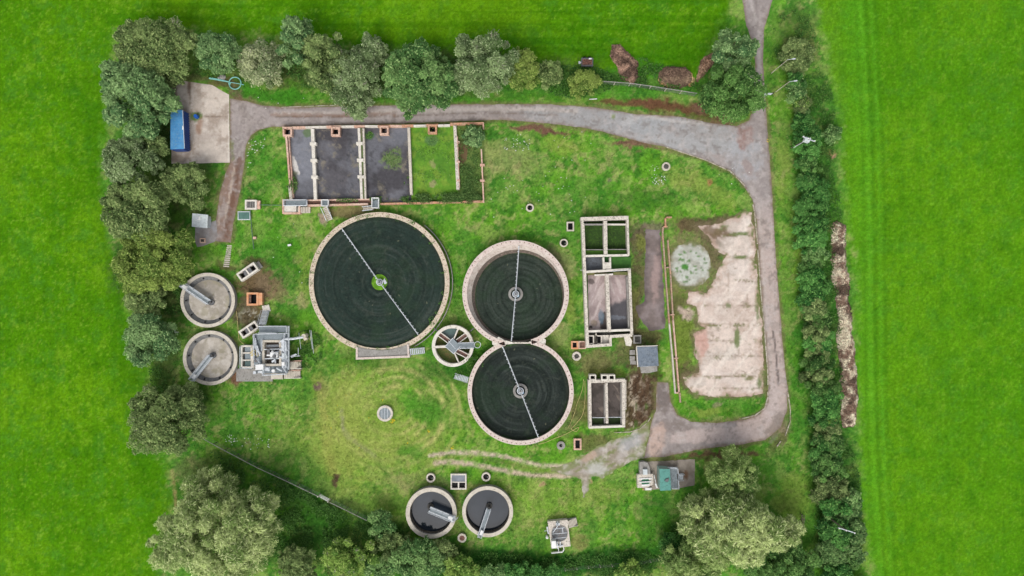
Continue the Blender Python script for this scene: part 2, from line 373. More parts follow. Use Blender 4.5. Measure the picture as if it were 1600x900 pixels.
    for rr, ww, aa in ((22, 3, .3), (34, 3, .45), (46, 3.5, .5), (58, 3, .45), (70, 4, .5), (82, 3, .4), (94, 3, .3)):
        wob = 3.5*np.sin(th*2+rr*.05)+1.2*np.sin(th*3+rr*.1)
        m = np.exp(-((e0-rr-wob-jx*.4)/ww)**2)*aa*ss(.36, .58, fbm(X, Y, 34, seed=int(rr)))*np.clip(.45+.8*np.cos(th+.35), .3, 1)
        C = mixc(C, S(190, 186, 118), np.clip(m*1.6, 0, 1)); m2 = np.exp(-((e0-rr-wob-6)/3)**2)*aa; C = mixc(C, S(66, 124, 32), m2*.5*np.clip(.3+.8*np.cos(th+.35), 0, 1))
    blob(S(100,160,48), 637, 622, 16, 10, 0, .6); blob(lush, 665, 640, 40, 20, 20, .7); blob(lush, 640, 708, 26, 12, 0, .7)
    TX, TY = X+jx*.25, Y+jy*.25
    for pts, ww, col, aa in (
        ([(672,712),(704,708),(740,708),(780,712),(820,722),(850,728),(885,728)], 3.4, S(206,186,170), .9),
        ([(680,723),(704,722),(730,724),(780,734),(830,743),(880,744),(915,740)], 4.2, S(204,182,164), .9),
        ([(700,704),(740,705),(790,712),(850,730)], 1.6, S(214,196,170), .5),
        ([(535,668),(540,680),(560,695),(585,712)], 4, S(150,148,110), .5),
        ([(533,640),(536,668),(545,684)], 3, S(160,156,126), .6),
        ([(495,590),(505,640),(512,700),(520,740)], 9, S(160,158,84), .45),
        ([(700,590),(712,610),(720,640),(735,670)], 3, S(176,176,112), .5),
        ([(685,575),(705,600),(713,640),(722,668)], 3, S(168,170,100), .45),
        ([(560,575),(640,578),(700,590)], 3, S(160,170,96), .4),
        ([(268,735),(272,760),(275,800)], 2.5, S(170,150,100), .8),
        ([(240,620),(262,560),(250,700)], 0.1, dkg, 0)):
        d = line_dist(TX, TY, pts); C = mixc(C, col, (1-ss(ww*.2, ww*1.5, d+(a3-.5)*4+(a2-.5)*5))*aa*(.35+.65*ss(.34, .5, a2)))
    C = mixc(C, S(120,108,76), np.exp(-((line_dist(X, Y, [(760,718),(850,737),(900,737)]))/4)**2)*.3)
    # bare soil, moss, weeds, and darker ground (dk) under the trees
    for b in ((tan,800,250,60,26,10,.35),(tan,745,285,24,40,0,.35),(dry,880,225,34,16,10,.5),(lush,920,300,60,24,0,.4),(dkg,1010,310,50,16,0,.5),(dry,1080,285,40,20,20,.5),(dry,1130,310,28,14,20,.4),
              (lush,415,260,22,50,0,.5),(dkg,440,420,40,40,0,.4),(lush,430,380,50,40,0,.4),(dry,475,450,14,22,0,.4),(tan,470,470,12,8,0,.6),(dry,480,400,10,40,0,.35),
              (brown,400,440,34,30,0,.95),(brown,392,480,26,44,0,.9),(S(140,116,92),432,450,16,26,0,.6),(S(104,88,66),395,410,22,12,0,.7),(S(92,84,58),352,418,18,6,20,.8),(S(96,88,70),380,490,16,30,0,.7),(S(128,112,88),408,440,14,20,0,.7),(brown,372,590,16,10,0,.9),(S(132,100,80),368,590,10,8,0,.9),
              (S(132,120,84),545,332,42,12,-8,.9),(S(168,150,130),501,345,9,10,0,.95),(S(130,126,88),470,325,30,8,0,.5),
              (S(96,74,60),525,750,8,9,0,1),(S(120,100,90),497,600,7,6,0,1),(S(150,150,90),505,610,9,26,0,.4),
              (dkg,705,580,60,18,0,.6),(dkg,730,565,24,18,0,.7),(dkg,700,490,36,34,0,.35),(lush,720,440,16,60,0,.4),(tan,884,420,12,24,10,.45),(S(120,110,86),866,410,12,24,-20,.6),(dry,890,480,12,34,0,.5),(tan,872,520,16,20,0,.35),
              (brown,908,640,20,26,0,.6),(S(126,118,80),935,565,34,22,0,.8),(S(92,84,62),990,545,30,28,0,.7),(S(120,126,64),950,580,40,10,0,.6),(brown,930,690,36,14,0,.6),(S(112,100,78),885,655,20,30,0,.45),
              (S(88,74,56),1000,620,24,58,0,.95),(S(76,58,46),1022,560,14,36,0,.8),(S(90,78,60),992,500,8,90,0,.8),(S(104,90,74),998,376,18,26,0,.9),(S(100,88,66),996,450,13,60,0,.8),(S(122,104,96),1020,352,26,8,0,.7),(S(96,86,60),1010,522,30,12,0,.8),(S(108,98,66),1058,420,12,90,0,.4),(S(120,132,60),1004,385,14,12,0,.7),(S(74,110,44),990,440,7,18,0,.7),(S(120,128,66),988,470,9,20,0,.6),
              (S(104,88,66),1080,352,38,12,0,.95),(S(96,92,62),1105,360,36,18,20,.75),(S(112,130,56),1068,530,17,70,0,.9),(S(96,88,62),1062,480,14,24,0,.7),(S(190,170,156),1071,494,8,11,-30,.9),(S(100,90,66),1080,590,22,26,0,.85),(S(116,136,54),1072,450,20,16,0,.4),(S(128,112,88),1086,414,46,50,0,.75),(S(104,96,70),1120,380,20,50,20,.75),(S(98,90,66),1130,345,50,10,-10,.6),
              (lush,1125,638,70,16,0,.6),(dry,1110,642,30,8,0,.6),(S(150,134,114),1128,634,12,6,0,.6),
              (S(110,78,58),1050,170,70,11,6,.95),(S(112,80,60),985,163,60,7,3,.9),(S(120,92,74),1110,180,34,14,20,.9),(S(116,88,72),840,200,60,5,4,1),(S(120,94,76),990,226,40,6,8,1),(S(98,118,50),1095,182,22,5,8,.6),
              (S(122,104,84),371,150,26,9,30,1),(brown,345,132,26,10,10,.8),(S(130,110,86),300,118,50,6,0,.6),(S(120,88,70),600,183,160,3,0,.5),
              (S(108,88,66),1128,712,70,5,-4,.95),(S(98,78,60),1060,722,60,4,0,.7),(S(150,128,112),1226,672,10,26,20,.8),(S(110,112,66),1216,688,22,8,-35,.8),(S(142,128,118),1208,676,12,8,-30,.6),
              (dry,1225,260,9,60,0,.5),(tan,1226,275,5,10,0,.6),(S(110,146,60),1222,240,14,100,0,.4),(S(104,140,60),1232,480,12,160,0,.45),(lush,1250,600,20,100,0,.4),(dry,1245,400,6,30,0,.3),
              (S(118,148,60),1240,780,30,50,20,.75),(S(60,112,40),1190,740,30,26,0,.4),(dkg,1215,700,20,20,0,.2),
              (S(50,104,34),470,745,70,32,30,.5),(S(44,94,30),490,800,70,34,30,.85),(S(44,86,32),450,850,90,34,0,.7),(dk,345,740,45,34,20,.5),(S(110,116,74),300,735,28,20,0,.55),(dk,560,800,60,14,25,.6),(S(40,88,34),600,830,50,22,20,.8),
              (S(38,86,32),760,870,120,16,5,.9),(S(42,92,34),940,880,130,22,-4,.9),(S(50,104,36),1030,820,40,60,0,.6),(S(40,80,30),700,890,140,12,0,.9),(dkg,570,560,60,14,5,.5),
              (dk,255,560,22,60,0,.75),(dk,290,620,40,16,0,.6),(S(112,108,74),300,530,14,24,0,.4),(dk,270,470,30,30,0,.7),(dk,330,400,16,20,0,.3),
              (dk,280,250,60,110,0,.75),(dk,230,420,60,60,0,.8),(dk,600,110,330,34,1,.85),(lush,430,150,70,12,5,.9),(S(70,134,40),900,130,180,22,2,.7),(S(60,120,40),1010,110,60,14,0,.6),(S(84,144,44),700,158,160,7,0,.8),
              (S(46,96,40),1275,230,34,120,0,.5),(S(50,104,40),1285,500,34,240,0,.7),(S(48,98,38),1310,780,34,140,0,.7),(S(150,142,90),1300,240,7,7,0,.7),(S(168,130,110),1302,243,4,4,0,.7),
              (dk,1240,60,40,50,0,.6),(S(110,104,70),1245,85,14,14,0,.5),(S(98,150,50),1213,40,12,40,0,.5),
              (S(150,152,110),930,720,30,16,-20,.5),(S(190,170,150),918,713,16,7,-25,.5),(S(196,150,130),852,760,6,5,0,.6),(S(204,150,136),924,748,5,4,0,.9),(S(132,150,70),930,770,50,26,0,.4),(S(150,140,100),660,752,60,12,0,.35),(S(132,130,80),715,800,10,50,0,.45),
              (S(176,120,90),1110,285,4,4,0,.7),(S(120,110,100),955,280,5,3,-30,.7),(S(150,140,90),905,845,14,12,0,.6),(tan,330,505,18,8,0,.4)):
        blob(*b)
    # straw mixed through the dead stalks beside the small rectangular tank
    dq = -poly_dist(XJ, YJ, [(977,590),(1000,578),(1018,585),(1022,600),(1019,640),(1010,660),(985,674),(972,676)])+(a2-.5)*10
    m = ss(-2, 5, dq); C = mixc(C, S(96, 76, 60), m*.9); C = mixc(C, S(70, 56, 44), m*ss(.45, .65, fbm(X, Y, 5, 30, seed=63, oct=4, gain=.7))*.6)
    C = mixc(C, S(196, 182, 160), m*ss(.52, .62, fbm(X, Y, 5, 9, seed=61, oct=4, gain=.8))*(.25+.6*np.exp(-((X-988)/9)**2)))
    C = mixc(C, S(70, 110, 40), m*ss(.6, .7, fbm(X, Y, 6, 30, seed=62))*.6)
    C = mixc(C, S(200, 196, 180), np.exp(-(ell(X, Y, 394, 492, 18, 8)/1)**2)*ss(.55, .66, a3)*.8)
    # brown moss margins along the road and beds
    dr = poly_dist(XJ, YJ, ROAD)
    C = mixc(C, S(118, 100, 78), (1-ss(1, 7, dr+(a2-.5)*10))*.6*(Y > 150))
    C = mixc(C, S(120, 108, 84), (1-ss(0, 7, poly_dist(XJ, YJ, SLAB)+(a3-.5)*8))*.75)
    # general fine light and dark of the sward
    fine = (.8+.42*fbm(X, Y, 3.0, seed=71, oct=3, gain=.9))*comp+(1-comp)*(.62+.48*fbm(X, Y, 5.0, seed=72, oct=4, gain=1.0)+.30*fbm(X, Y, 26, seed=73, oct=4, gain=.8))
    C = C*(fine*(1+(f3-.5)*.3))[:, None]
    rough = comp*np.clip(ss(4, 16, np.minimum.reduce([poly_dist(X, Y, p) for p in SHEETS])), 0, 1)
    return C, rough

def axis(lo, hi, st, far):
    a = list(np.arange(lo, hi+1e-6, st)); s = st; x = a[-1]; y = a[0]
    while x < far: s *= 1.35; x += s; a.append(x)
    s = st
    while y > -far: s *= 1.35; y -= s; a.insert(0, y)
    return np.array(a)
gx = axis(-104, 104, .27, 900); gy = axis(-60, 60, .27, 900)
GX, GY = np.meshgrid(gx, gy, indexing='ij'); GX = GX.ravel(); GY = GY.ravel()
gc, grough = ground_col(GX*8+800, 450-GY*8)
near = (np.abs(GX) < 110) & (np.abs(GY) < 66)
gz = -(.30*fbm(GX*8, GY*8, 9, seed=81, oct=4, gain=.7)*grough + .05*vn(GX*8, GY*8, 5, seed=83)*(1-grough)*near*.0)
gz = gz*near - 0.0
nx, ny = len(gx), len(gy)
I = (np.arange(nx-1)[:, None]*ny+np.arange(ny-1)[None, :]).ravel()
ground = npmesh('ground', np.stack([GX, GY, gz], 1), np.stack([I, I+ny, I+ny+1, I+1], 1), M['ground'], gc, smooth=True)
ground['kind'] = 'structure'

def sheet(name, poly, z, colfn, rag=1.5, st=.33, seed=0, rs=9, mat='sheet'):
    """flat sheet with a ragged outline, coloured per vertex"""
    out = []
    for i in range(len(poly)):
        x0, y0 = poly[i]; x1, y1 = poly[(i+1) % len(poly)]; L = math.hypot(x1-x0, y1-y0); n = max(1, int(L/2.4))
        for k in range(n):
            t = k/n; out.append((x0+(x1-x0)*t, y0+(y1-y0)*t, -(y1-y0)/L, (x1-x0)/L))
    A = np.array(out); j = (fbm(A[:, 0], A[:, 1], rs, seed=200+seed, oct=4, gain=.75)-.5)*2*rag
    bx, by = A[:, 0]+A[:, 2]*j, A[:, 1]+A[:, 3]*j
    g = st*8; xs = np.arange(bx.min(), bx.max(), g); ys = np.arange(by.min(), by.max(), g)
    XX, YY = np.meshgrid(xs, ys); XX = XX.ravel()+RNG.uniform(-.5, .5, XX.size); YY = YY.ravel()+RNG.uniform(-.5, .5, YY.size)
    keep = poly_dist(XX, YY, list(zip(bx, by))) < -1.2
    XX, YY = XX[keep], YY[keep]
    co = [Vector((a, b)) for a, b in zip(np.concatenate([bx, XX]), np.concatenate([by, YY]))]
    vs, _, fs, _, _, _ = geometry.delaunay_2d_cdt(co, [], [list(range(len(bx)))], 1, 1e-4)
    V = np.array([(v.x, v.y) for v in vs]); F = np.array([f for f in fs if len(f) == 3])
    a = V[F[:, 0]]; b = V[F[:, 1]]; c = V[F[:, 2]]
    cr = (b[:, 0]-a[:, 0])*(c[:, 1]-a[:, 1])-(b[:, 1]-a[:, 1])*(c[:, 0]-a[:, 0])
    F[cr > 0] = F[cr > 0][:, ::-1]             # pixel y points down: keep normals up
    col = colfn(V[:, 0], V[:, 1])
    W = np.stack([(V[:, 0]-800)/8, (450-V[:, 1])/8, np.full(len(V), z)], 1)
    o = npmesh(name, W, F, M[mat], col); o['kind'] = 'structure'; return o

def base_col(X, Y, c, v, sd, sc=30):
    C = np.tile(c, (X.size, 1)); C = mixc(C, v, ss(.4, .65, fbm(X, Y, sc, seed=sd, oct=5, gain=.65)))
    return C
def sp(C, X, Y, col, cx, cy, rx, ry, rot=0, a=1, n=.5, sd=300):
    nn = fbm(X, Y, 9, seed=sd, oct=4, gain=.75)-.5
    return mixc(C, col, (1-ss(.7, 1.15, ell(X, Y, cx, cy, rx, ry, rot)+nn*n*2))*a)
def ln(C, X, Y, col, pts, w, a=1, n=4, sd=301):
    nn = fbm(X, Y, 6, seed=sd, oct=4, gain=.75)-.5
    return mixc(C, col, (1-ss(w*.5, w*1.3, line_dist(X, Y, pts)+nn*n))*a)
def road_col(X, Y):
    C = base_col(X, Y, S(166, 156, 152), S(152, 143, 140), 101, 40)
    C = sp(C, X, Y, S(166, 166, 166), 1070, 212, 110, 30, 8, .9); C = sp(C, X, Y, S(158, 160, 161), 930, 186, 130, 20, 6, .7)
    C = sp(C, X, Y, S(168, 168, 170), 1165, 240, 30, 40, 0, .8)
    C = sp(C, X, Y, S(150, 122, 114), 1165, 215, 15, 17, 0, .9, .8); C = sp(C, X, Y, S(150, 128, 120), 1168, 262, 8, 14, -30, .6)
    C = mixc(C, S(188, 171, 163), ss(300, 380, Y)*(X > 1150)*.9)
    C = ln(C, X, Y, S(190, 180, 172), [(430,178),(620,174),(760,170),(860,171),(900,174)], 3.5, .7)
    C = ln(C, X, Y, S(118, 104, 94), [(430,183),(620,181),(760,176),(870,180)], 1.3, .75, 3)
    C = ln(C, X, Y, S(132, 98, 78), [(425,179),(470,180),(530,180),(560,179),(620,178)], 3, .55, 7)
    C = ln(C, X, Y, S(196, 190, 184), [(990,178),(1060,190),(1110,195)], 2.5, .5)
    C = ln(C, X, Y, S(100, 90, 82), [(1196,190),(1207,300),(1212,500)], .9, .3, 3)
    C = ln(C, X, Y, S(88, 78, 74), [(1208,518),(1212,548),(1216,600)], 1.5, .9, 3)
    C = ln(C, X, Y, S(190, 180, 172), [(1186,320),(1195,450),(1204,560),(1212,620)], 2, .45)
    C = ln(C, X, Y, S(186, 180, 174), [(1172,0),(1186,50),(1186,110)], 2.5, .5); C = ln(C, X, Y, S(120, 112, 106), [(1182,0),(1184,40)], 2, .4)
    C = sp(C, X, Y, S(186, 184, 182), 985, 188, 22, 7, -30, .45); C = sp(C, X, Y, S(120, 140, 70), 958, 182, 3, 4, 0, .8)
    # south leg with moss and the dark spur
    C = sp(C, X, Y, S(144, 118, 104), 360, 320, 26, 70, 0, .9); C = ln(C, X, Y, S(108, 78, 62), [(374,250),(368,290),(358,340),(352,370)], 5, .75, 6)
    C = ln(C, X, Y, S(196, 180, 164), [(366,262),(360,300),(352,340)], 1.6, .7, 3); C = ln(C, X, Y, S(196, 178, 160), [(352,270),(344,310),(341,350)], 1.6, .6, 3)
    C = sp(C, X, Y, S(118, 108, 104), 1036, 622, 14, 34, 0, .9); C = sp(C, X, Y, S(128, 116, 110), 1060, 668, 30, 12, 10, .6)
    C = sp(C, X, Y, S(196, 170, 156), 1026, 690, 14, 30, 10, .8, .3); C = sp(C, X, Y, S(192, 176, 170), 1120, 680, 90, 12, -3, .85); C = sp(C, X, Y, S(190, 176, 171), 1205, 630, 14, 50, 0, .7)
    C = ln(C, X, Y, S(110, 92, 76), ROAD[40:55], 1.8, .4, 5)
    C = ln(C, X, Y, S(110, 96, 70), [(359,156),(359,260)], 1.5, .8, 3); C = ln(C, X, Y, S(112, 124, 62), [(362,222),(364,248)], 3, .7, 4)
    C = sp(C, X, Y, S(112, 100, 86), 1214, 664, 22, 14, -35, .6, .8)
    dd2 = -poly_dist(X, Y, ROAD)+(fbm(X, Y, 10, seed=129, oct=5, gain=.8)-.5)*9
    C = mixc(C, S(126, 108, 88), (1-ss(.5, 3.5, dd2))*.75)
    C = mixc(C, S(146, 136, 130), ss(.5, .68, fbm(X, Y, 22, seed=131, oct=5, gain=.75))*.45); C = mixc(C, S(184, 176, 172), ss(.54, .68, fbm(X, Y, 14, seed=132, oct=5, gain=.8))*.5); C = mixc(C, S(120, 110, 104), ss(.6, .68, fbm(X, Y, 9, seed=137, oct=4, gain=.8))*.5)
    return C*(.9+.2*fbm(X, Y, 3, seed=111, oct=3, gain=.9))[:, None]
sheet('road', ROAD, .012, road_col, 1.3, seed=1)
def track_col(X, Y):
    C = base_col(X, Y, S(176, 168, 160), S(152, 142, 126), 102, 14)
    C = mixc(C, S(120, 130, 76), ss(.52, .64, fbm(X-Y*.9, Y+X*.5, 40, 9, seed=103, oct=4, gain=.7))*.75)
    C = sp(C, X, Y, S(190, 188, 182), 935, 735, 20, 12, 0, .8); C = sp(C, X, Y, S(186, 160, 142), 918, 714, 14, 7, -25, .7)
    C = sp(C, X, Y, S(170, 172, 176), 985, 690, 20, 12, -30, .6)
    dd2 = -poly_dist(X, Y, TRACKG)+(fbm(X, Y, 12, seed=133, oct=5, gain=.8)-.5)*16
    C = mixc(C, S(118, 132, 70), (1-ss(.5, 6, dd2))*.85); return mixc(C, S(206, 198, 188), ss(.54, .68, fbm(X, Y, 9, seed=135, oct=5, gain=.8))*.5)
sheet('gravel_track', TRACKG, .006, track_col, 4.5, seed=2, rs=14)
def yard_col(X, Y):
    C = base_col(X, Y, S(208, 196, 184), S(188, 176, 165), 104, 26)
    C = mixc(C, S(158, 142, 128), ss(.52, .66, fbm(X, Y, 18, seed=105, oct=5, gain=.75))*.7); C = mixc(C, S(226, 216, 206), ss(.54, .7, fbm(X, Y, 14, seed=145, oct=5, gain=.75))*.5); C = mixc(C, S(120, 98, 80), ss(16, 0, X-266+(fbm(X, Y, 10, seed=146)-.5)*20)*0)
    for pts in ([(297,124),(298,256)], [(268,180),(358,183)]): C = ln(C, X, Y, S(120, 100, 84), pts, .6, .6, 2)
    C = sp(C, X, Y, S(112, 92, 76), 272, 150, 6, 30, 0, .8); C = sp(C, X, Y, S(112, 92, 76), 296, 138, 3, 14, 0, .8)
    C = sp(C, X, Y, S(98, 124, 62), 306, 182, 10, 7, 0, .9); C = sp(C, X, Y, S(150, 112, 86), 312, 198, 5, 14, 10, .7)
    C = sp(C, X, Y, S(120, 104, 86), 280, 248, 16, 6, 0, .5); C = ln(C, X, Y, S(222, 214, 202), [(357,148),(358,254)], 1.2, .8, 1); return C
sheet('concrete_yard', YARD, .024, yard_col, .5, seed=3)
sheet('concrete_apron', APRON, .018, lambda X, Y: base_col(X, Y, S(160, 158, 160), S(146, 138, 134), 106, 14), .8, seed=4)
def slab_col(X, Y):
    C = base_col(X, Y, S(218, 202, 190), S(202, 184, 172), 107, 30); C = mixc(C, S(182, 172, 162), ss(.54, .68, fbm(X, Y, 40, seed=151, oct=5, gain=.7))*.55); C = mixc(C, S(150, 138, 124), ss(.62, .7, fbm(X, Y, 11, seed=152, oct=5, gain=.8))*.6)
    C = mixc(C, S(226, 216, 208), ss(.5, .75, fbm(X, Y, 34, 16, seed=118, oct=3))*.4)
    kx, ky = (fbm(X, Y, 10, seed=138)-.5)*10, (fbm(X, Y, 10, seed=139)-.5)*10
    for xx in (1112, 1140, 1168): C = mixc(C, S(150, 130, 114), (1-ss(.3, 1.1, np.abs(X+kx*.4-xx-(Y-480)*.05)))*.5*ss(.45, .6, fbm(X, Y, 14, seed=xx)))
    for y0, w0 in ((385,26),(418,20),(455,30),(492,26),(545,30),(575,24)): C = mixc(C, S(128, 112, 92), (1-ss(.3, 1.0, np.abs(Y+ky-y0-(X-1150)*.6)))*.6*ss(.5, .6, fbm(X, Y, 12, seed=y0)))
    nn = (fbm(X, Y, 9, seed=108, oct=4, gain=.8)-.5)
    ddz = fbm(X, Y, 30, 14, seed=128, oct=4)
    for y0, a in ((367,.9),(403,.6),(439,.75),(477,.8),(507,.95),(533,.5),(556,.6),(588,.85),(606,.8)):
        d = np.abs(Y-y0-(X-1140)*.02-(ddz-.5)*10)+nn*11
        C = mixc(C, S(116, 118, 74), (1-ss(.6, 2.4, d))*a*ss(.42, .56, fbm(X, Y, 16, seed=int(y0), oct=5, gain=.75)))
        C = mixc(C, S(128, 110, 92), (1-ss(.3, 1.3, np.abs(Y-y0-(X-1140)*.02)))*.6*ss(.3, .6, fbm(X, Y, 8, seed=int(y0)+1)))
    dd = fbm(X*.8+Y*.6, Y*.8-X*.6, 6, 60, seed=109, oct=4)
    C = mixc(C, S(236, 226, 214), ss(.56, .68, dd)*.5); C = mixc(C, S(176, 154, 138), ss(.6, .74, fbm(X, Y, 16, seed=110, oct=5, gain=.75))*.45)
    for q in ((1152,528,5,16,0),(1138,478,5,4,0),(1150,366,22,3,-5),(1158,402,12,2.5,-5),(1190,590,6,20,15),(1125,360,14,6,-30),(1184,470,4,30,0)):
        C = sp(C, X, Y, S(96, 116, 58), *q, .85)
    C = sp(C, X, Y, S(196, 150, 136), 1096, 530, 12, 26, 0, .7); C = sp(C, X, Y, S(110, 100, 80), 1108, 370, 30, 6, 35, .6)
    C = sp(C, X, Y, S(182, 166, 154), 1140, 490, 24, 14, 0, .35)
    dd2 = -poly_dist(X, Y, SLAB)+(fbm(X, Y, 16, seed=119, oct=5, gain=.8)-.5)*26
    C = mixc(C, S(190, 162, 146), (1-ss(2, 9, dd2))*.6); C = mixc(C, S(130, 114, 88), (1-ss(-2, 3, dd2))*.9*ss(.3, .5, fbm(X, Y, 7, seed=120))); C = mixc(C, S(98, 118, 56), (1-ss(-1, 3.5, dd2))*ss(.46, .56, fbm(X, Y, 12, seed=121, oct=3))*.9)
    C = sp(C, X, Y, S(120, 100, 80), 1118, 362, 26, 9, 10, .85, .9)
    return C*(.92+.16*fbm(X, Y, 3, seed=112, oct=3, gain=.9))[:, None]
sheet('broken_concrete_slab', SLAB, .02, slab_col, 5.0, seed=5, rs=20)
sheet('tarmac_pad', PAD, .012, lambda X, Y: sp(base_col(X, Y, S(140, 128, 126), S(122, 110, 106), 113, 20), X, Y, S(172, 148, 142), 1025, 430, 7, 40, 5, .6, .9)*(1-.35*(1-ss(0, 8, -poly_dist(X, Y, PAD)+(fbm(X, Y, 8, seed=134)-.5)*14)))[:, None], 3.5, seed=6)
def gravel_col(X, Y):
    C = base_col(X, Y, S(188, 190, 180), S(168, 168, 156), 114, 9)
    for k in range(34):
        r = random.random()**.5; a = random.random()*6.28
        C = sp(C, X, Y, S(84, 124, 60), 1079+29*r*math.cos(a), 413+32*r*math.sin(a), random.uniform(1.5, 3.5), random.uniform(1.2, 3), 0, .85, .5)
    C = sp(C, X, Y, S(70, 128, 50), 1069, 417, 6, 5, 0, .95); dd2 = -poly_dist(X, Y, GRAVEL)+(fbm(X, Y, 14, seed=136, oct=5, gain=.8)-.5)*22; C = mixc(C, S(150, 140, 116), (1-ss(1, 8, dd2))*.8); C = mixc(C, S(104, 112, 66), (1-ss(0, 4, dd2))*.9)
    return C*(.8+.4*fbm(X, Y, 2.4, seed=115, oct=2))[:, None]
sheet('gravel_patch', GRAVEL, .016, gravel_col, 7.0, seed=7, rs=22)
sheet('kiosk_paving', GSLAB, .016, lambda X, Y: sp(base_col(X, Y, S(160, 150, 138), S(138, 128, 116), 116, 14), X, Y, S(116, 84, 60), 1072, 742, 5, 8, 0, .8), 1.0, seed=8)
# kerbs: real 12 cm steps
def kerb(pts, wpx=1.6):
    mb = MB(); q = []
    for (x0, y0), (x1, y1) in zip(pts[:-1], pts[1:]):
        L = math.hypot(x1-x0, y1-y0); n = max(1, int(L/8))
        for k in range(n): q.append((x0+(x1-x0)*k/n, y0+(y1-y0)*k/n))
    q.append(pts[-1])
    for a, b in zip(q[:-1], q[1:]):
        if random.random() < .93: mb.wall(a[0], a[1], b[0]+(a[0]-b[0])*.03, b[1]+(a[1]-b[1])*.03, wpx*random.uniform(.85, 1.1), -.1, .11+random.uniform(0, .02))
    struct('kerb', mb, M['kerb'])
kerb([(1042,230),(1100,249),(1141,267),(1164,290),(1174,308),(1179,331),(1183,373),(1189,458),(1195,521),(1200,584),(1200,620),(1195,638),(1180,649),(1165,653),(1146,656)])
kerb([(1231,612),(1235,640),(1235,659),(1227,681),(1214,698)], 1.5)
kerb([(960,676),(985,675),(1000,670),(1012,660),(1017,652)], 1.2)
kerb([(430,168),(450,167),(535,164)], 1.0)
# seams of leaf cards: rough grass and weeds
def leafcards(cen, nrm, dirr, L, Wd):
    n = len(cen); s = np.cross(nrm, dirr); s /= (np.linalg.norm(s, axis=1, keepdims=True)+1e-9)
    d = np.cross(s, nrm); d /= (np.linalg.norm(d, axis=1, keepdims=True)+1e-9)
    V = np.empty((n, 4, 3)); V[:, 0] = cen-d*L[:, None]*.5; V[:, 1] = cen+s*Wd[:, None]*.5; V[:, 2] = cen+d*L[:, None]*.5; V[:, 3] = cen-s*Wd[:, None]*.5
    return V.reshape(-1, 3), np.arange(n*4).reshape(-1, 4)
def rnd3(n):
    v = RNG.normal(size=(n, 3)); return v/np.linalg.norm(v, axis=1, keepdims=True)
def scatter_stuff(name, label, cat, regions, size, zmax, colf, zb=0, up=1.0, kind='stuff', avoid=True):
    """regions: (cx,cy,rx,ry,rot,count)"""
    Xs, Ys = [], []
    for cx, cy, rx, ry, rot, cnt in regions:
        r = np.sqrt(RNG.random(cnt)); a = RNG.random(cnt)*6.283; u = rx*r*np.cos(a); v = ry*r*np.sin(a); c, s = math.cos(R(rot)), math.sin(R(rot))
        Xs.append(cx+u*c-v*s); Ys.append(cy+u*s+v*c)
    X = np.concatenate(Xs); Y = np.concatenate(Ys)
    den = fbm(X, Y, 18, seed=401, oct=4, gain=.7); k = (den > .42) & (RNG.random(len(X)) < ss(.40, .6, den)+.15)
    if avoid:
        for p in SHEETS: k &= poly_dist(X, Y, p) > 1.0
    X, Y = X[k], Y[k]; den = den[k]
    n = len(X); z = RNG.random(n)*zmax*np.clip((den-.3)*4, .1, 1)
    cen = np.stack([(X-800)/8, (450-Y)/8, z+.03+zb], 1)
    nrm = rnd3(n)*.8+np.array([0, 0, up]); nrm /= np.linalg.norm(nrm, axis=1, keepdims=True)
    V, F = leafcards(cen, nrm, rnd3(n), size*RNG.uniform(.6, 1.3, n), size*RNG.uniform(.35, .7, n))
    col = np.repeat(colf(X, Y, z), 4, axis=0)
    o = npmesh(name, V, F, M['leaf'], col); props(o, label, cat, kind=kind); return o
# ================================================================ water works
def disc_bed(t, name, cx, cy, r_px, z, colf, mat='media', dr=.22, n=220, zf=None, label=None, c2=None):
    """stone or sludge bed: polar mesh in real relief, coloured per vertex"""
    c = P(cx, cy, z); rr = r_px/8*(H-z)/H; m = max(3, int(rr/dr)); rs = np.linspace(0.02, rr, m)
    A, RR = np.meshgrid(np.linspace(0, 2*np.pi, n, endpoint=False), rs)
    x = c.x+RR*np.cos(A); y = c.y+RR*np.sin(A); zz = np.full(x.shape, z)+RNG.uniform(-.03, .03, x.shape)
    if zf: zz = zz+zf(RR/rr, A)
    i = np.arange(m-1)[:, None]*n; j = np.arange(n)[None, :]; j2 = (j+1) % n
    F = np.stack([(i+j).ravel(), (i+j2).ravel(), (i+n+j2).ravel(), (i+n+j).ravel()], 1)[:, ::-1]
    col = colf((RR/rr).ravel(), A.ravel(), x.ravel()*8+800, 450-y.ravel()*8)
    o = npmesh(name, np.stack([x.ravel(), y.ravel(), zz.ravel()], 1), F, M[mat], col, parent=t.o, loc=t.loc)
    if label: o['label'] = label
    return o
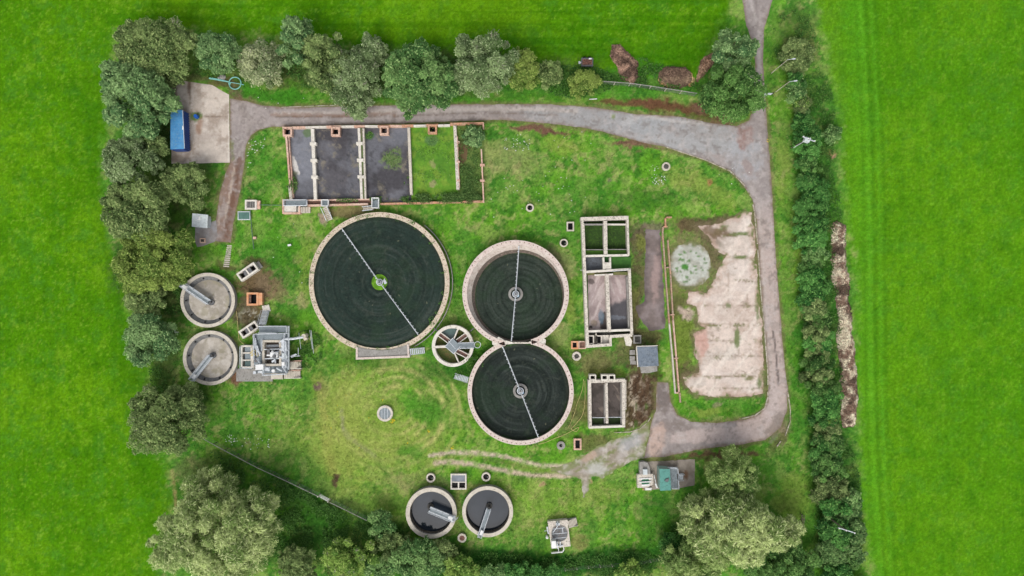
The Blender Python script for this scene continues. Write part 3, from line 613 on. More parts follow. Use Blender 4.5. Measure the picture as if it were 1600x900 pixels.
def stair(name, label, foot, head, wpx, z1, n, mat='galv', rails=True, z0=0, tread='galv', group=None, cat='steps'):
    t = T(name, label, cat, foot[0], foot[1], group)
    a = P(*foot, z0); b = P(*head, z1); d = Vector((b.x-a.x, b.y-a.y, 0)); L = d.length; d.normalize(); s = Vector((-d.y, d.x, 0)); hw = wpx/16
    rot = math.atan2(d.y, d.x)
    for k in range(n):
        q = a+d*L*(k+.5)/n; zz = z0+(z1-z0)*(k+1)/n
        t.part('tread', MB().box((q.x, q.y), L/n*.72, hw*2-.12, zz-.05, zz), M[tread]) if abs(rot) < 1e-9 else t.part('tread', MB().box((q.x, q.y), L/n*.72, hw*2-.12, zz-.05, zz, rot), M[tread])
    for sg in (-1, 1):
        p0 = a+s*hw*sg; p1 = b+s*hw*sg; w2 = s*.04
        vs = [p0-w2, p0+w2, p1+w2, p1-w2]
        mb = MB(); mb.add([v+Vector((0, 0, -.12)) for v in vs]+[v+Vector((0, 0, .08)) for v in vs], [(3,2,1,0),(4,5,6,7),(0,1,5,4),(1,2,6,5),(2,3,7,6),(3,0,4,7)])
        t.part('stringer', mb, M[mat])
        if rails:
            mb = MB(); mb.tube([p0+Vector((0,0,.95)), p1+Vector((0,0,.95))], .045, 6)
            for k in range(4):
                q = p0.lerp(p1, k/3); mb.tube([q, q+Vector((0,0,.95))], .035, 5)
            t.part('handrail', mb, M['galv'])
    return t

def arcs(circ, r, other, ro):
    """angle span of ring 'circ' outside circle 'other'"""
    res = []; n = 720; ok = [math.hypot(circ[0]+r*math.cos(2*math.pi*i/n)-other[0], circ[1]+r*math.sin(2*math.pi*i/n)-other[1]) > ro for i in range(n)]
    st = next(i for i in range(n) if ok[i] and not ok[i-1]); ln_ = 0
    while ok[(st+ln_) % n]: ln_ += 1
    return 2*math.pi*st/n, 2*math.pi*(st+ln_-1)/n
def media_col(sd, base=(54,62,57), ringc=(76,84,78), rim=(52,56,46)):
    def f(r, a, X, Y):
        C = np.tile(S(*base), (r.size, 1)); rg = vn(r*46+.35*np.sin(a*3+sd)+.6*(fbm(X, Y, 16, seed=sd+8)-.5), a*1.2+.5, 1, 1, sd); rg2 = vn(r*17, a*.6, 1, 1, sd+1)
        C = mixc(C, S(*ringc), ss(.45, .9, rg)*.75*(.4+.6*rg2)); C = mixc(C, S(30, 38, 34), ss(.5, .9, vn(r*28, a*0, 1, 1, sd+2))*.6)
        C = mixc(C, S(50, 70, 50), ss(.45, .65, fbm(X, Y, 40, seed=sd+3, oct=5, gain=.7))*.4); C = mixc(C, S(26, 32, 30), ss(.55, .7, fbm(X, Y, 12, seed=sd+6, oct=4, gain=.8))*.3); C = mixc(C, S(74, 80, 70), ss(.6, .75, fbm(X, Y, 6, seed=sd+7, oct=3, gain=.9))*.4)
        C = mixc(C, S(*rim), ss(.9, 1, r)*.6)
        C = mixc(C, S(56, 88, 40), ss(.965, .995, r)*ss(.5, .62, fbm(X, Y, 14, seed=sd+4))*.9)
        C = mixc(C, S(150, 150, 120), (RNG.random(r.size) > .9988)*.5); return C
    return f
def filt(name, label, cx, cy, ro, ri, zt, zm, arms, moss, sd, span=None, bed=None, base=(40,52,46), cope='cope', armz=None, batter=None, outerw=True, zf=None, arml=.04):
    t = T(name, label, 'filter', cx, cy); c = P(cx, cy, zt); k = (H-zt)/H/8; a0, a1 = span or (0, 2*math.pi)
    t.part('wall', MB().ring(c, ri*k+.12, ro*k-.1, -.3, zt-.16, 240, a0, a1), M['conc'])
    t.part('coping', MB().ring(c, ri*k, ro*k, zt-.16, zt, 240, a0, a1), M[cope])
    vent = MB(); nv = 64
    for i in range(nv):
        a = a0+(a1-a0)*(i+.5)/nv; q = (c.x+(ro-2.6)*k*math.cos(a), c.y+(ro-2.6)*k*math.sin(a))
        if random.random() < .85: vent.box(q, .22, .16, zt-.05, zt+.006, a)
    split_part(t, 'vent_brick', vent, M['brickD'])
    bx, by, br = bed or (cx, cy, ri+2)
    if batter:
        mb = MB(); n = 200; v0 = []; q1 = P((bx*2+cx)/3, (by*2+cy)/3, zm+.7)
        rr_ = ((br-1)*(H-zm)/H/8, ((br*2+ri)/3+.6)*(H-zm-.7)/H/8, (ri+.4)*k); cs = (P(bx, by, zm), q1, c); zs = (zm-.05, zm+.75, zt-.1)
        for nm, a_, m_ in (('dark_wall_band', 0, 'wallband'), ('sloping_inner_wall', 1, batter)):
            q = MB(); q.add([(cs[a_+e][0]+rr_[a_+e]*math.cos(2*math.pi*i/n), cs[a_+e][1]+rr_[a_+e]*math.sin(2*math.pi*i/n), zs[a_+e]) for i in range(n) for e in (0, 1)], [(2*i, 2*((i+1) % n), 2*((i+1) % n)+1, 2*i+1) for i in range(n)]); t.part(nm, q, M[m_])
    b = disc_bed(t, 'stone_media', bx, by, br, zm, media_col(sd, base), zf=zf)
    # central column and the rotating distributor
    z = armz or zt+.25; cc = P(*arms[1], z)
    if moss:
        o = disc_bed(t, 'moss_patch', arms[1][0], arms[1][1], 12.4, zm+.06, lambda r, a, X, Y: mixc(np.tile(S(122, 172, 52), (r.size, 1)), S(90, 136, 40), ss(.35, .7, fbm(X, Y, 4, seed=9))), n=60)
    else: t.part('centre_kerb', MB().ring(P(*arms[1], zm+.4), .95, 1.42, zm-.1, zm+.4, 48), M['grey'])
    t.part('centre_column', MB().cyl(cc, .42, zm, z-.05, 24).cyl(cc, .2, z-.05, z+.5, 16), M['steel'])
    t.part('rotor_ring', MB().ring(cc, .5, .66, z-.12, z+.02, 32).ring(cc, .24, .36, z+.2, z+.3, 24), M['galv'])
    if not moss: split_part(t, 'blue_casing', MB().cyl((cc.x-.2, cc.y+.1), .32, zm+.2, z-.15, 16).cyl((cc.x+.45, cc.y-.35), .25, zm+.2, z-.2, 16), M['bluebar'] if False else nmat('pale_blue_casing', S(120, 165, 195), S(150, 180, 200)))
    else: split_part(t, 'valve_gear', MB().box((cc.x+1.0, cc.y+.05), .5, .7, zm, z-.2, .5).box((cc.x+.85, cc.y+.5), .5, .12, z-.3, z-.2, .9), M['galv'])
    for e in (arms[0], arms[2]):
        p = P(*e, z); d = (p-cc); L = d.length; d.normalize(); s = Vector((-d.y, d.x, 0))
        ar = t.part('distributor_arm', MB().tube([cc+d*.5, p], .09, 8), M['galv'])
        mb = MB(); mb.tube([cc+Vector((0, 0, .5)), cc+d*L*.55+Vector((0, 0, .06))], .018, 4); t.part('stay_wire', mb, M['galv'], ar)
        mb = MB()
        for i in range(int(L/.8)):
            q = cc+d*(1+i*.8)
            if q.x*0+ (q-cc).length < L-.2: mb.box((q.x+s.x*.14, q.y+s.y*.14), .14, .2, z-.12, z-.02, math.atan2(d.y, d.x))
        split_part(t, 'spray_nozzle', mb, M['galv'], ar)
    return t
M['wallpale'] = nmat('pale_inner_wall', S(206, 196, 186), S(184, 170, 160), S(140, 124, 112), .2, 1.2)
M['wallband'] = nmat('dark_lower_band', S(104, 92, 82), S(78, 72, 64), S(150, 132, 120), .25, 1.5)  # darker lower band of the sloping inner wall
big = filt('trickling_filter', 'largest round filter of dark stone with a mossy green centre, left of the pair', 592.5, 441.5, 110, 102.6, 1.5, 1.2,
     ((534,357),(593,441),(653.5,523)), True, 501, cope='copeB', base=(46,60,54))
a0, a1 = R(-62), R(52)
big.part('outer_channel_kerb', MB().ring(P(593.5, 441.5, .5), 112.5/8, 113.7/8, -.2, .5, 120, a0, a1), M['grey'])
CU, CL = (805.7, 458.5), (813.4, 612.6)
sp1 = arcs((CU[0], -CU[1]), 79, (CL[0], -CL[1]), 80.5); sp2 = arcs((CL[0], -CL[1]), 79, (CU[0], -CU[1]), 80.5)
fu = filt('trickling_filter', 'upper round filter of the joined pair, pale sloping inner wall on its left side', *CU, 83.3, 76, 2.2, .25, ((811,384),(805.7,459.5),(799,533)), False, 511, sp1, bed=(810.6,463.5,69), batter='wallpale', armz=2.3, base=(58,68,60))
fl = filt('trickling_filter', 'lower round filter of the joined pair, steps on its left side', *CL, 83, 76.2, 2.2, 1.0, ((785,541),(813,611),(841,683)), False, 521, sp2, bed=(813.2,611.5,75.4), armz=2.3, base=(46,53,50), zf=lambda r, a: (r**3)*.35-.15)
fu.part('dividing_wall', MB().wall(781, 535.8, 845, 535.8, 2.2, -.2, 2.05), M['lichen'])
fu.part('junction_slab', MB().qpx([(769,533.5),(779,526.5),(789,532),(800,534.4),(803,537),(789,538.5),(777,543.5),(769,538)], -.1, 2.13), M['white'])
fu.part('junction_slab', MB().qpx([(826,534.3),(838,531.5),(846,526),(853,531),(852,538.5),(845,543),(836,538.5)], -.1, 2.13), M['white'])
t = T('outlet_chamber', 'grey flat topped chamber on the bottom edge of the largest filter', 'chamber', 597, 551)
t.part('top_slab', MB().qpx([(557,542),(575,546),(597,547),(615,545.5),(636,539),(637.5,557.5),(559,560.5)], -.2, 1.62), M['grey'])
t.part('parapet', MB().wall(556.5, 560.3, 640, 557, 3.2, -.2, 1.8).wall(557.5, 541, 557.5, 562, 3, -.2, 1.79).wall(637.2, 538, 638.3, 556, 2.6, -.2, 1.78), M['cope'])
stair('access_steps', 'short metal steps at the right end of the grey chamber below the largest filter', (664,547), (640,549.6), 8.5, 1.5, 8)
stair('access_steps', 'metal steps leading up to the left side of the lower joined filter', (710.5,586.5), (731.5,593.5), 7.5, 1.9, 9)

# ---------------- distribution chamber
t = T('distribution_chamber', 'small white round chamber spoked like a wheel, between the three round filters', 'chamber', 707.3, 540.6)
c = P(707.3, 540.6, 1.8); k = (H-1.8)/H/8
t.part('wall', MB().ring(c, 27.6*k, 32.6*k, -.2, 1.8, 120), M['white'])
ZT = 1.74
for q, w_ in (((708.4,531),(716,513),1.6) and (((708.4,531),(716.5,512)), 2.0), (((697.5,541.5),(678.5,542.3)), 3.6), (((709.9,551.6),(717.4,568)), 1.7)):
    t.part('spoke', MB().wall(*q[0], *q[1], w_, -.2, ZT), M['white'])
for q in (((684,520.5),(703,534.5)), ((732.6,520.5),(714.5,533.5)), ((732,557.6),(713,548))):
    (x0, y0), (x1, y1) = q; L = math.hypot(x1-x0, y1-y0); nx_, ny_ = -(y1-y0)/L*3.2, (x1-x0)/L*3.2
    ch = t.part('channel_floor', MB().wall(x0, y0, x1, y1, 6, 1.0, 1.2), nmat('channel_brick', S(168, 128, 116), S(136, 104, 96), S(96, 84, 80), .3, 2))
    for sg in (-1, 1): t.part('channel_wall', MB().wall(x0+sg*nx_, y0+sg*ny_, x1+sg*nx_, y1+sg*ny_, 1.2, .2, ZT-.01), M['white'], ch)
def sector(a0, a1, z, r=27.8):
    cc = P(707.3, 540.6, z); kk = (H-z)/H/8; return MB().prism([(cc.x, cc.y)]+[(cc.x+r*kk*math.cos(R(a0+(a1-a0)*i/12)), cc.y+r*kk*math.sin(R(a0+(a1-a0)*i/12))) for i in range(13)], z-.2, z)
t.part('teal_water', sector(70, 137, .9), M['teal'])
t.part('overgrown_floor', sector(137, 430, .35, 27.9), nmat('chamber_silt', S(92, 116, 50), S(112, 96, 60), S(64, 92, 40), .4, .8))
t.part('centre_deck', MB().qpx([(707.5,528.3),(719,541),(708.9,552.8),(695.6,541.3)], .2, 1.95), M['grate'])
t.part('deck_kerb', MB().wall(707.5,528.3,695.6,541.3,1,.2,2.02).wall(695.6,541.3,708.9,552.8,1,.2,2.02).wall(708.9,552.8,719,541,1,.2,2.01).wall(700.5,532.5,711.5,545,.8,.2,2.0), M['galv'])
br = t.part('walkway', MB().qpx([(715,535.6),(741,534.8),(741,543.2),(715,544.2)], 1.85, 1.98), M['grate'])
rl = MB()
for y in (535.4, 544): rl.rail([P(716, y, 2)[:2], P(741, y-.8, 2)[:2]], 1.98, 1.0, r=.05)
rl.ring(P(746, 538.8, 2.6), .55, .65, 2.5, 2.6, 24)
t.part('handrail', rl, M['galv'], br)
for q in ((677.7,512,684.5,518), (733.5,518.5,740.5,512.5), (735.5,557.6,743.5,562.6)): t.part('inlet_pipe', MB().tube([P(q[0], q[1], .9), P(q[2], q[3], .9)], .12), M['steel'])

# ---------------- round settling tanks
M['tankwall'] = nmat('tank_inner_wall', S(128, 128, 126), S(104, 104, 104), S(84, 82, 78), .2, 1.2)
def settling(name, label, cx, cy, ro, ri, zt, floor_r, zf_, bridge, w_px, water, wallm, group=None, hub=2.2):
    t = T(name, label, 'tank', cx, cy, group); c = P(cx, cy, zt); k = (H-zt)/H/8
    t.part('wall', MB().ring(c, ri*k, ro*k, -.3, zt-.12, 120), M['grey'])
    t.part('coping', MB().ring(c, (ri-.1)*k, (ro+.4)*k, zt-.12, zt, 120), M['conc'])
    if water:
        t.part('inner_wall_face', MB().ring(c, ri*k-.14, ri*k, zf_-.4, zt-.6, 120), M[wallm])
        cz = P(cx, cy, zf_); mb = MB(); mb.cyl((c.x, c.y), ri*k-.1, zf_-.1, zf_, 96); t.part('dark_water', mb, M['water'])
    else:
        n = 120; q = MB(); q.add([(c.x+r_*math.cos(2*math.pi*i/n), c.y+r_*math.sin(2*math.pi*i/n), z_) for i in range(n) for r_, z_ in ((floor_r*k, zf_), ((ri+.2)*k, zt-.15))], [(2*i, 2*((i+1) % n), 2*((i+1) % n)+1, 2*i+1) for i in range(n)])
        t.part('sloping_inner_wall', q, M['tankwall'])
        disc_bed(t, 'silted_floor', 800+c.x*8*H/(H-zf_), 450-c.y*8*H/(H-zf_), floor_r+1.4, zf_+.02, lambda r, a, X, Y: mixc(mixc(base_col(X, Y, S(184, 176, 164), S(164, 156, 144), 610+int(cy), 20), S(206, 198, 188), ss(.56, .68, fbm(X, Y, 9, seed=611+int(cx), oct=4))*.7), S(140, 134, 104), ss(.56, .7, fbm(X, Y, 12, seed=612+int(cy)))*.5), mat='sheet', n=90)
        mb = MB()
        for i in range(9):
            a = i*.7+cy*.3; mb.box((c.x+(floor_r+3)*k*math.cos(a), c.y+(floor_r+3)*k*math.sin(a)), .28, .2, zf_+.3, zf_+.62, a)
        split_part(t, 'weir_bracket', mb, M['black'])
    (x0, y0), (x1, y1) = bridge; zb = zt+.35; a = P(x0, y0, zb); b = P(x1, y1, zb)
    t.part('centre_well', MB().cyl((a.x, a.y), hub/8*2.2, zf_-.1, zf_+.35, 28).cyl((a.x, a.y), .22, zf_, zb, 12), M['dark'] if water else M['steel'])
    d = (b-a); L = d.length; d.normalize(); s = Vector((-d.y, d.x, 0)); hw = w_px/16; rot = math.atan2(d.y, d.x)
    g = t.part('bridge', MB().box(((a.x+b.x)/2, (a.y+b.y)/2), L, hw*2*.72, zb-.08, zb, rot), M['grate'])
    for sg in (-1, 1):
        p, q = a+s*hw*sg, b+s*hw*sg
        t.part('girder', MB().box(((p.x+q.x)/2, (p.y+q.y)/2), L, .16, zb-.3, zb+.06, rot), M['galv'], g)
        t.part('handrail', MB().rail([p[:2], q[:2]], zb, 1.0, r=.04, step=1.2), M['galv'], g)
    t.part('drive_unit', MB().box((b.x-d.x*.9+s.x*.1, b.y-d.y*.9+s.y*.1), .9, .55, zb, zb+.5, rot).box((b.x-d.x*.2, b.y-d.y*.2), .3, w_px/8*1.35, zt+.02, zt+.3, rot), M['paint'], g)
    mb = MB()
    for sg in (-1, 1): mb.tube([b+s*.22*sg+Vector((0, 0, .9)), b+d*.55+s*.22*sg+Vector((0, 0, -zb+.05))], .035, 5)
    for i in range(6): q = b+d*(.05+.09*i)+Vector((0, 0, .7-.42*i)); mb.tube([q-s*.22, q+s*.22], .03, 4)
    t.part('ladder', mb, M['galv'], g)
    return t
settling('settling_tank', 'empty round tank with a silty floor, the upper of two beside the left hedge trees', 324.3, 469, 42.3, 37.6, 1.25, 31.5, .5, ((327,472.5),(284.5,443.5)), 7, False, 'grey')
settling('settling_tank', 'empty round tank with a silty floor, the lower of two, bridge pointing down left', 328.3, 559.3, 42.3, 37.4, 1.25, 31.5, .5, ((329.7,556),(300,593.5)), 6.2, False, 'grey')
wallm = M['wetwall'] = nmat('wet_wall', S(112, 104, 92), S(78, 74, 66), S(58, 54, 46), .4, 1.5, bump=.3)
settling('settling_tank', 'left one of two round tanks of dark water at the bottom, bridge pointing right', 673.7, 801.8, 39.4, 33.6, 1.5, 0, .0, ((671,795.5),(710.5,811.5)), 7, True, 'wetwall')
settling('settling_tank', 'right one of two round tanks of dark water at the bottom, bridge pointing down', 761.9, 799.6, 39.4, 34.2, 1.5, 0, .0, ((764,794.5),(749.5,838)), 6, True, 'wetwall')

# ---------------- sludge drying beds
t = T('sludge_drying_beds', 'long walled row of five rectangular beds, three grey and two overgrown, below the top road', 'drying beds', 598, 255)
ZB = 1.0
def bed(name, pts, colf, seed, label=None, z=.12):
    xs = np.array([p[0] for p in pts]); ys = np.array([p[1] for p in pts]); gx_, gy_ = np.meshgrid(np.linspace(0, 1, 60), np.linspace(0, 1, 90), indexing='ij'); u, v = gx_.ravel(), gy_.ravel()
    X = (pts[0][0]*(1-u)+pts[1][0]*u)*(1-v)+(pts[3][0]*(1-u)+pts[2][0]*u)*v; Y = (pts[0][1]*(1-u)+pts[1][1]*u)*(1-v)+(pts[3][1]*(1-u)+pts[2][1]*u)*v
    Z = z+.08*fbm(X, Y, 10, seed=seed); kk = (H-z)/H/8; I_ = (np.arange(59)[:, None]*90+np.arange(89)[None, :]).ravel()
    o = npmesh(name, np.stack([(X-800)*kk, (450-Y)*kk, Z], 1), np.stack([I_, I_+1, I_+91, I_+90], 1), M['sheet'], colf(X, Y), parent=t.o, loc=t.loc)
    if label: o['label'] = label
def sludge(sd, light):
    def f(X, Y):
        C = base_col(X, Y, S(96, 94, 98), S(78, 76, 80), sd, 30); C = mixc(C, S(132, 134, 142), light*ss(.4, .62, fbm(X, Y, 34, seed=sd+1)))
        C = mixc(C, S(140, 132, 116), ss(.58, .72, fbm(X, Y, 18, seed=sd+2, oct=5, gain=.75))*.6); C = mixc(C, S(62, 62, 64), ss(.6, .7, fbm(X, Y, 12, seed=sd+3, oct=4, gain=.7))*.5)
        return C*(.88+.24*fbm(X, Y, 3, seed=sd+4, oct=2))[:, None]
    return f
def b1(X, Y):
    C = sludge(620, .95)(X, Y); C = mixc(C, S(128, 130, 138), .5+0*X); C = sp(C, X, Y, S(214, 210, 204), 461, 258, 4, 15, -18, .9, .7); C = sp(C, X, Y, S(84, 92, 60), 460, 285, 7, 16, 0, .8); return sp(C, X, Y, S(88, 116, 60), 480, 207, 7, 8, 0, .7)
bed('sludge_surface', [(447,200),(491,199),(495,316),(453,316)], b1, 1, 'pale grey bed with a white streak')
bed('sludge_surface', [(490,199),(563,198),(567,316),(494,316)], sludge(630, .35), 2)
def b3(X, Y):
    C = sludge(640, .45)(X, Y); C = mixc(C, S(118, 120, 128), (1-ss(200, 240, Y))*ss(585, 610, X)*.8)
    C = sp(C, X, Y, S(120, 140, 86), 614, 249, 15, 15, 0, .75, 1.3); return sp(C, X, Y, S(70, 110, 54), 577, 212, 8, 6, 0, .8)
bed('sludge_surface', [(568,198),(641,198),(645,316),(571,316)], b3, 3, 'grey bed with a patch of duckweed')
def b4(X, Y):
    C = base_col(X, Y, S(104, 152, 48), S(84, 132, 44), 651, 14); C = mixc(C, S(130, 158, 60), ss(.52, .7, fbm(X, Y, 12, seed=652, oct=4))*.6); C = sp(C, X, Y, S(170, 158, 116), 676, 257, 5, 8, 0, .5, 1); C = sp(C, X, Y, S(170, 150, 122), 677, 287, 6, 6, 0, .6, 1)
    C = sp(C, X, Y, S(92, 120, 84), 675, 220, 12, 8, 0, .6); return C*(.8+.4*fbm(X, Y, 3, seed=653, oct=3, gain=.9))[:, None]
bed('grassed_bed', [(640,197),(712,196),(718,312),(643,313)], b4, 4)
bed('overgrown_bed', [(712,196),(755,196),(756,316),(716,316)], lambda X, Y: sp(base_col(X, Y, S(116, 140, 72), S(92, 118, 58), 661, 10), X, Y, S(112, 84, 66), 722, 240, 10, 22, 20, .85, .8), 5, z=.15)
w = MB(); segs = [(441,199.5,477,198.8,'brickP'),(477,198.8,510,198,'white'),(510,198,533,197.6,'brickP'),(533,197.6,553,197.2,'white'),(553,197.2,570,196.9,'brickP'),(570,196.9,590,197,'white'),(590,197,610,196.6,'brick'),(610,196.6,628,196.8,'brickP'),(628,196.4,646,196.2,'brick'),(646,196.4,666,196,'white'),(666,195.4,684,195,'brick'),(684,196,703,195.4,'white'),(703,193.6,755,192.4,'brick')]
for x0, y0, x1, y1, m_ in segs: t.part('perimeter_wall', MB().wall(x0+.1, y0, x1-.1, y1, 3.4 if m_ != 'white' else 2.8, -.2, ZB), M[m_])
t.part('perimeter_wall', MB().wall(447,212,454.5,309,2.8,-.2,ZB+.02).wall(451,212,458,309,1.2,-.2,ZB-.1), M['brickP'])
t.part('perimeter_wall', MB().wall(452.4,290,454.4,312,4.4,-.2,ZB+.04), M['conc'])
for x0, x1, y0, y1 in ((480,590,312.8,311.2),(590,755.5,311.6,311)):
    if x0 < 500: t.part('perimeter_wall', MB().wall(x0, y0, x1, y1, 2, -.2, ZB), M['brickP'])
t.part('perimeter_wall', MB().wall(479,321,575,318.6,2.6,-.2,ZB-.02), M['brickP'])
t.part('perimeter_wall', MB().wall(594,318.5,756,314.4,2.6,-.2,ZB-.02), M['brick'])
t.part('channel_floor', MB().wall(480,317,590,315,4,.1,.35), M['brickD'])
t.part('perimeter_wall', MB().wall(752,233,755.6,316,2,-.2,ZB), M['brickP'])
t.part('perimeter_wall', MB().wall(755,191,755.4,201,2,-.2,ZB+.01), M['brickP'])
def divwall(x0, y0, x1, y1, wd, m_, blocks, bw=10, z=ZB+.05):
    o = t.part('dividing_wall', MB().wall(x0, y0, x1, y1, wd, -.1, z), M[m_])
    for by in blocks:
        f = (by-y0)/(y1-y0); xx = x0+(x1-x0)*f; t.part('slide_gate', MB().wall(xx-bw/2, by, xx+bw/2, by, 4.6, .2, z+.15), M['white'], o)
divwall(488,201,492.8,312,5,'white',(224.5,250.5,276.5)); divwall(560.6,200,565,311,3.8,'white',(224,250,276)); divwall(567.6,200,571,311,2.6,'lichen',())
t.part('planted_channel', MB().wall(564.2,200,568,311,3.4,.2,.85), nmat('weedy_channel', S(92,124,62), S(120,112,92), scale=1.5))
divwall(638.4,199,642.6,304,4,'conc',(), z=ZB); divwall(710.5,196,715.4,296,4.6,'lichen',()); t.part('dividing_wall', MB().wall(714.4,213,717.8,293,1.4,-.1,ZB), M['brickP'])
for y in (222, 252.5, 282): t.part('slide_gate', MB().wall(713.5, y, 718.5, y, 3, .2, ZB+.1), M['brickP'])
for y in (257.5, 282): t.part('slide_gate', MB().wall(750, y, 757, y, 3, .2, ZB+.1), M['brickP'])
def boxwall(mb, x0, y0, x1, y1, wd, z0, z1):
    h = wd/2; mb.wall(x0, y0+h, x1, y0+h, wd, z0, z1); mb.wall(x0, y1-h, x1, y1-h, wd, z0, z1)
    mb.wall(x0+h, y0+wd, x0+h, y1-wd, wd, z0, z1); mb.wall(x1-h, y0+wd, x1-h, y1-wd, wd, z0, z1); return mb
def inlet(cx, cy, s_, m_):
    o = t.part('inlet_box', boxwall(MB(), cx-s_/2, cy-s_/2, cx+s_/2, cy+s_/2, 2.6, -.1, ZB+.25), M[m_]); t.part('box_shade', MB().bpx(cx-s_/2+1, cy-s_/2+1, cx+s_/2-1, cy+s_/2-1, 0, .16), M['black'], o)  # black floor paints the shade inside the box
for q in ((448.8,205.5,14.5,'brickP'),(524,205.3,14,'brickP'),(600,203.5,14,'brickP'),(675.4,201.5,14,'brick')): inlet(*q)
# landing platforms over the bed walls
t = T('corner_platform', "pale brick platform with railed grating at the bottom left corner of the drying beds", 'platform', 460, 324)
t.part('brick_base', boxwall(MB(), 441, 311.5, 469, 334, 2.4, -.1, 1.1), M['brickP']); t.part('deck_slab', MB().bpx(444, 322, 463, 331, -.1, .95), M['white'])
t.part('grating_deck', MB().bpx(446, 313.5, 479, 320.8, .95, 1.2), M['grate']); t.part('railing', MB().rail([P(x, y, 1.7)[:2] for x, y in ((444,312.5),(480,312.5),(480,321.6),(444,321.6))], 1.2, 1.0, True, .06), M['galv'])
for i in range(5): t.part('step', MB().bpx(465+i*4, 323.5, 468.6+i*4, 332.5, -.1, 1.0-.17*i), M['conc'])
for (px, py, lab, fo, he, wv, rc) in ((508, 317, 'railed metal platform with pale steps running down towards the largest filter', (516.5,344), (507.5,323.5), 9.5, (503,312.5,513.5,322)),
                                  (587, 316, 'railed metal platform with steps to its left, directly above the top of the largest filter', (567.5,327), (583,325.3), 6, (581.5,309.5,592,325))):
    t = T('bed_platform', lab, 'platform', px, py)
    t.part('grating_deck', MB().bpx(*rc, 1.1, 1.25), M['grate']); t.part('railing', MB().rail([P(x, y, 1.8)[:2] for x, y in ((rc[0],rc[1]),(rc[2],rc[1]),(rc[2],rc[3]),(rc[0],rc[3]))], 1.25, 1.0, True, .07), M['paint'])
    a = P(*fo, .1); b = P(*he, 1.2); d = (b-a); d.z = 0; L = d.length; d.normalize(); s = Vector((-d.y, d.x, 0)); rot = math.atan2(d.y, d.x)
    for i in range(8):
        q = a+d*L*(i+.5)/8; t.part('step', MB().box((q.x, q.y), L/8*.8, wv/8*.8, .05, .12+1.1*(i+1)/8, rot), M['conc'])
    for sg in (-1, 1):
        p0 = a+s*wv/16*sg; p1 = b+s*wv/16*sg; t.part('handrail', MB().tube([p0+Vector((0,0,1)), p1+Vector((0,0,1))], .07).tube([p0, p0+Vector((0,0,1))], .05).tube([p0.lerp(p1,.5), p0.lerp(p1,.5)+Vector((0,0,1))], .05), M['galv'])

# ---------------- rectangular tanks
t = T('rectangular_tank', 'tall white walled rectangular tank split into green upper cells and silty lower cells', 'tank', 946, 440)
ZR = 1.9
def W(x0, y0, x1, y1, wd, z=ZR, m_='lichen', name='wall'): return t.part(name, MB().wall(x0, y0, x1, y1, wd, -.2, z), M[m_])
W(907.5,342.2,982,340,5.6); W(910.6,345,918,541,4.6,ZR-.003); W(980.6,343,982.3,399,3.2,ZR-.003); W(983.6,419.5,987.4,523,4,ZR-.003)
W(945.8,345,946.5,397,5.6,ZR-.05,'lichen','centre_wall'); W(948.4,428,952,519,5.4,ZR-.05,'lichen','centre_wall')
W(913,400,983,398.5,3.2,ZR-.1,'white','cross_wall'); W(914,425,985,420.6,3.6,ZR-.1,'white','cross_wall'); W(943,402,943.6,421,2.6,ZR-.2,'white','cross_wall'); W(953.4,402,953.8,420,2.6,ZR-.2,'white','cross_wall')
W(929,430,958,428.6,2.4,ZR-.2,'white','cross_wall'); W(918,518,985,515.6,3.4,ZR-.1,'white','cross_wall'); W(953,526,988,523.6,4.4,ZR-.01)
W(915.5,541.5,956,538.5,4.4); W(953.8,526,954.2,541,3.6,ZR-.02); W(931.5,521,932,538,2,ZR-.3,'conc','cross_wall'); t.part('pale_slab', MB().bpx(944.5,410,953,420,.3,1.6), M['white'])
def fill(name, x0, y0, x1, y1, z, m_, label=None): return t.part(name, MB().bpx(x0, y0, x1, y1, -.15, z), m_, label=label)
green = nmat('algae_water', S(48, 78, 22), S(34, 56, 18), S(70, 104, 30), .3, .7, bump=.1); silt = nmat('pale_silt', S(186, 168, 166), S(150, 136, 136), S(112, 100, 98), .25, .45, sscale=.8)
wetg = nmat('wet_grey', S(96, 102, 110), S(70, 74, 80), S(58, 58, 60), .3, .5, rough=.5)
fill('green_water', 913, 345, 945, 397, .15, green); fill('green_water', 948, 345, 982, 397, .12, green)
fill('grass_ledge', 913, 391.5, 944, 398, .7, nmat('ledge_grass', S(96,140,48), S(80,120,44), scale=2)); fill('grass_ledge', 949, 391, 981, 398, .7, nmat('ledge_grass_b', S(92,136,48), S(76,116,44), scale=2))
fill('inlet_beam', 914, 349.5, 944, 351.4, 1.5, M['grey']); fill('inlet_beam', 949, 349.5, 981, 351.4, 1.5, M['white']); fill('outlet_beam', 914, 389.6, 944, 390.6, 1.4, M['grey']); fill('outlet_beam', 949, 389.2, 981, 390.2, 1.4, M['grey'])
fill('grey_water', 915, 401, 942, 423, .4, wetg); fill('weedy_floor', 955, 401, 986, 421, .5, nmat('weedy_floor', S(66,116,44), S(50,92,36), scale=1.5)); fill('weedy_floor', 944, 401, 953, 410, .5, nmat('weedy_floor_b', S(60,110,60), S(50,92,50), scale=1.5))
split_part(t, 'weedy_channel', MB().bpx(917,425.6,948,429.8,.1,1.2).bpx(958,424.8,985,429.6,.1,1.2), nmat('channel_weed', S(120,112,76), S(92,104,54), scale=1.5))
def siltmesh(pts, f, lab):
    global t
    bed('silt_surface', pts, f, 7, lab, z=.18)
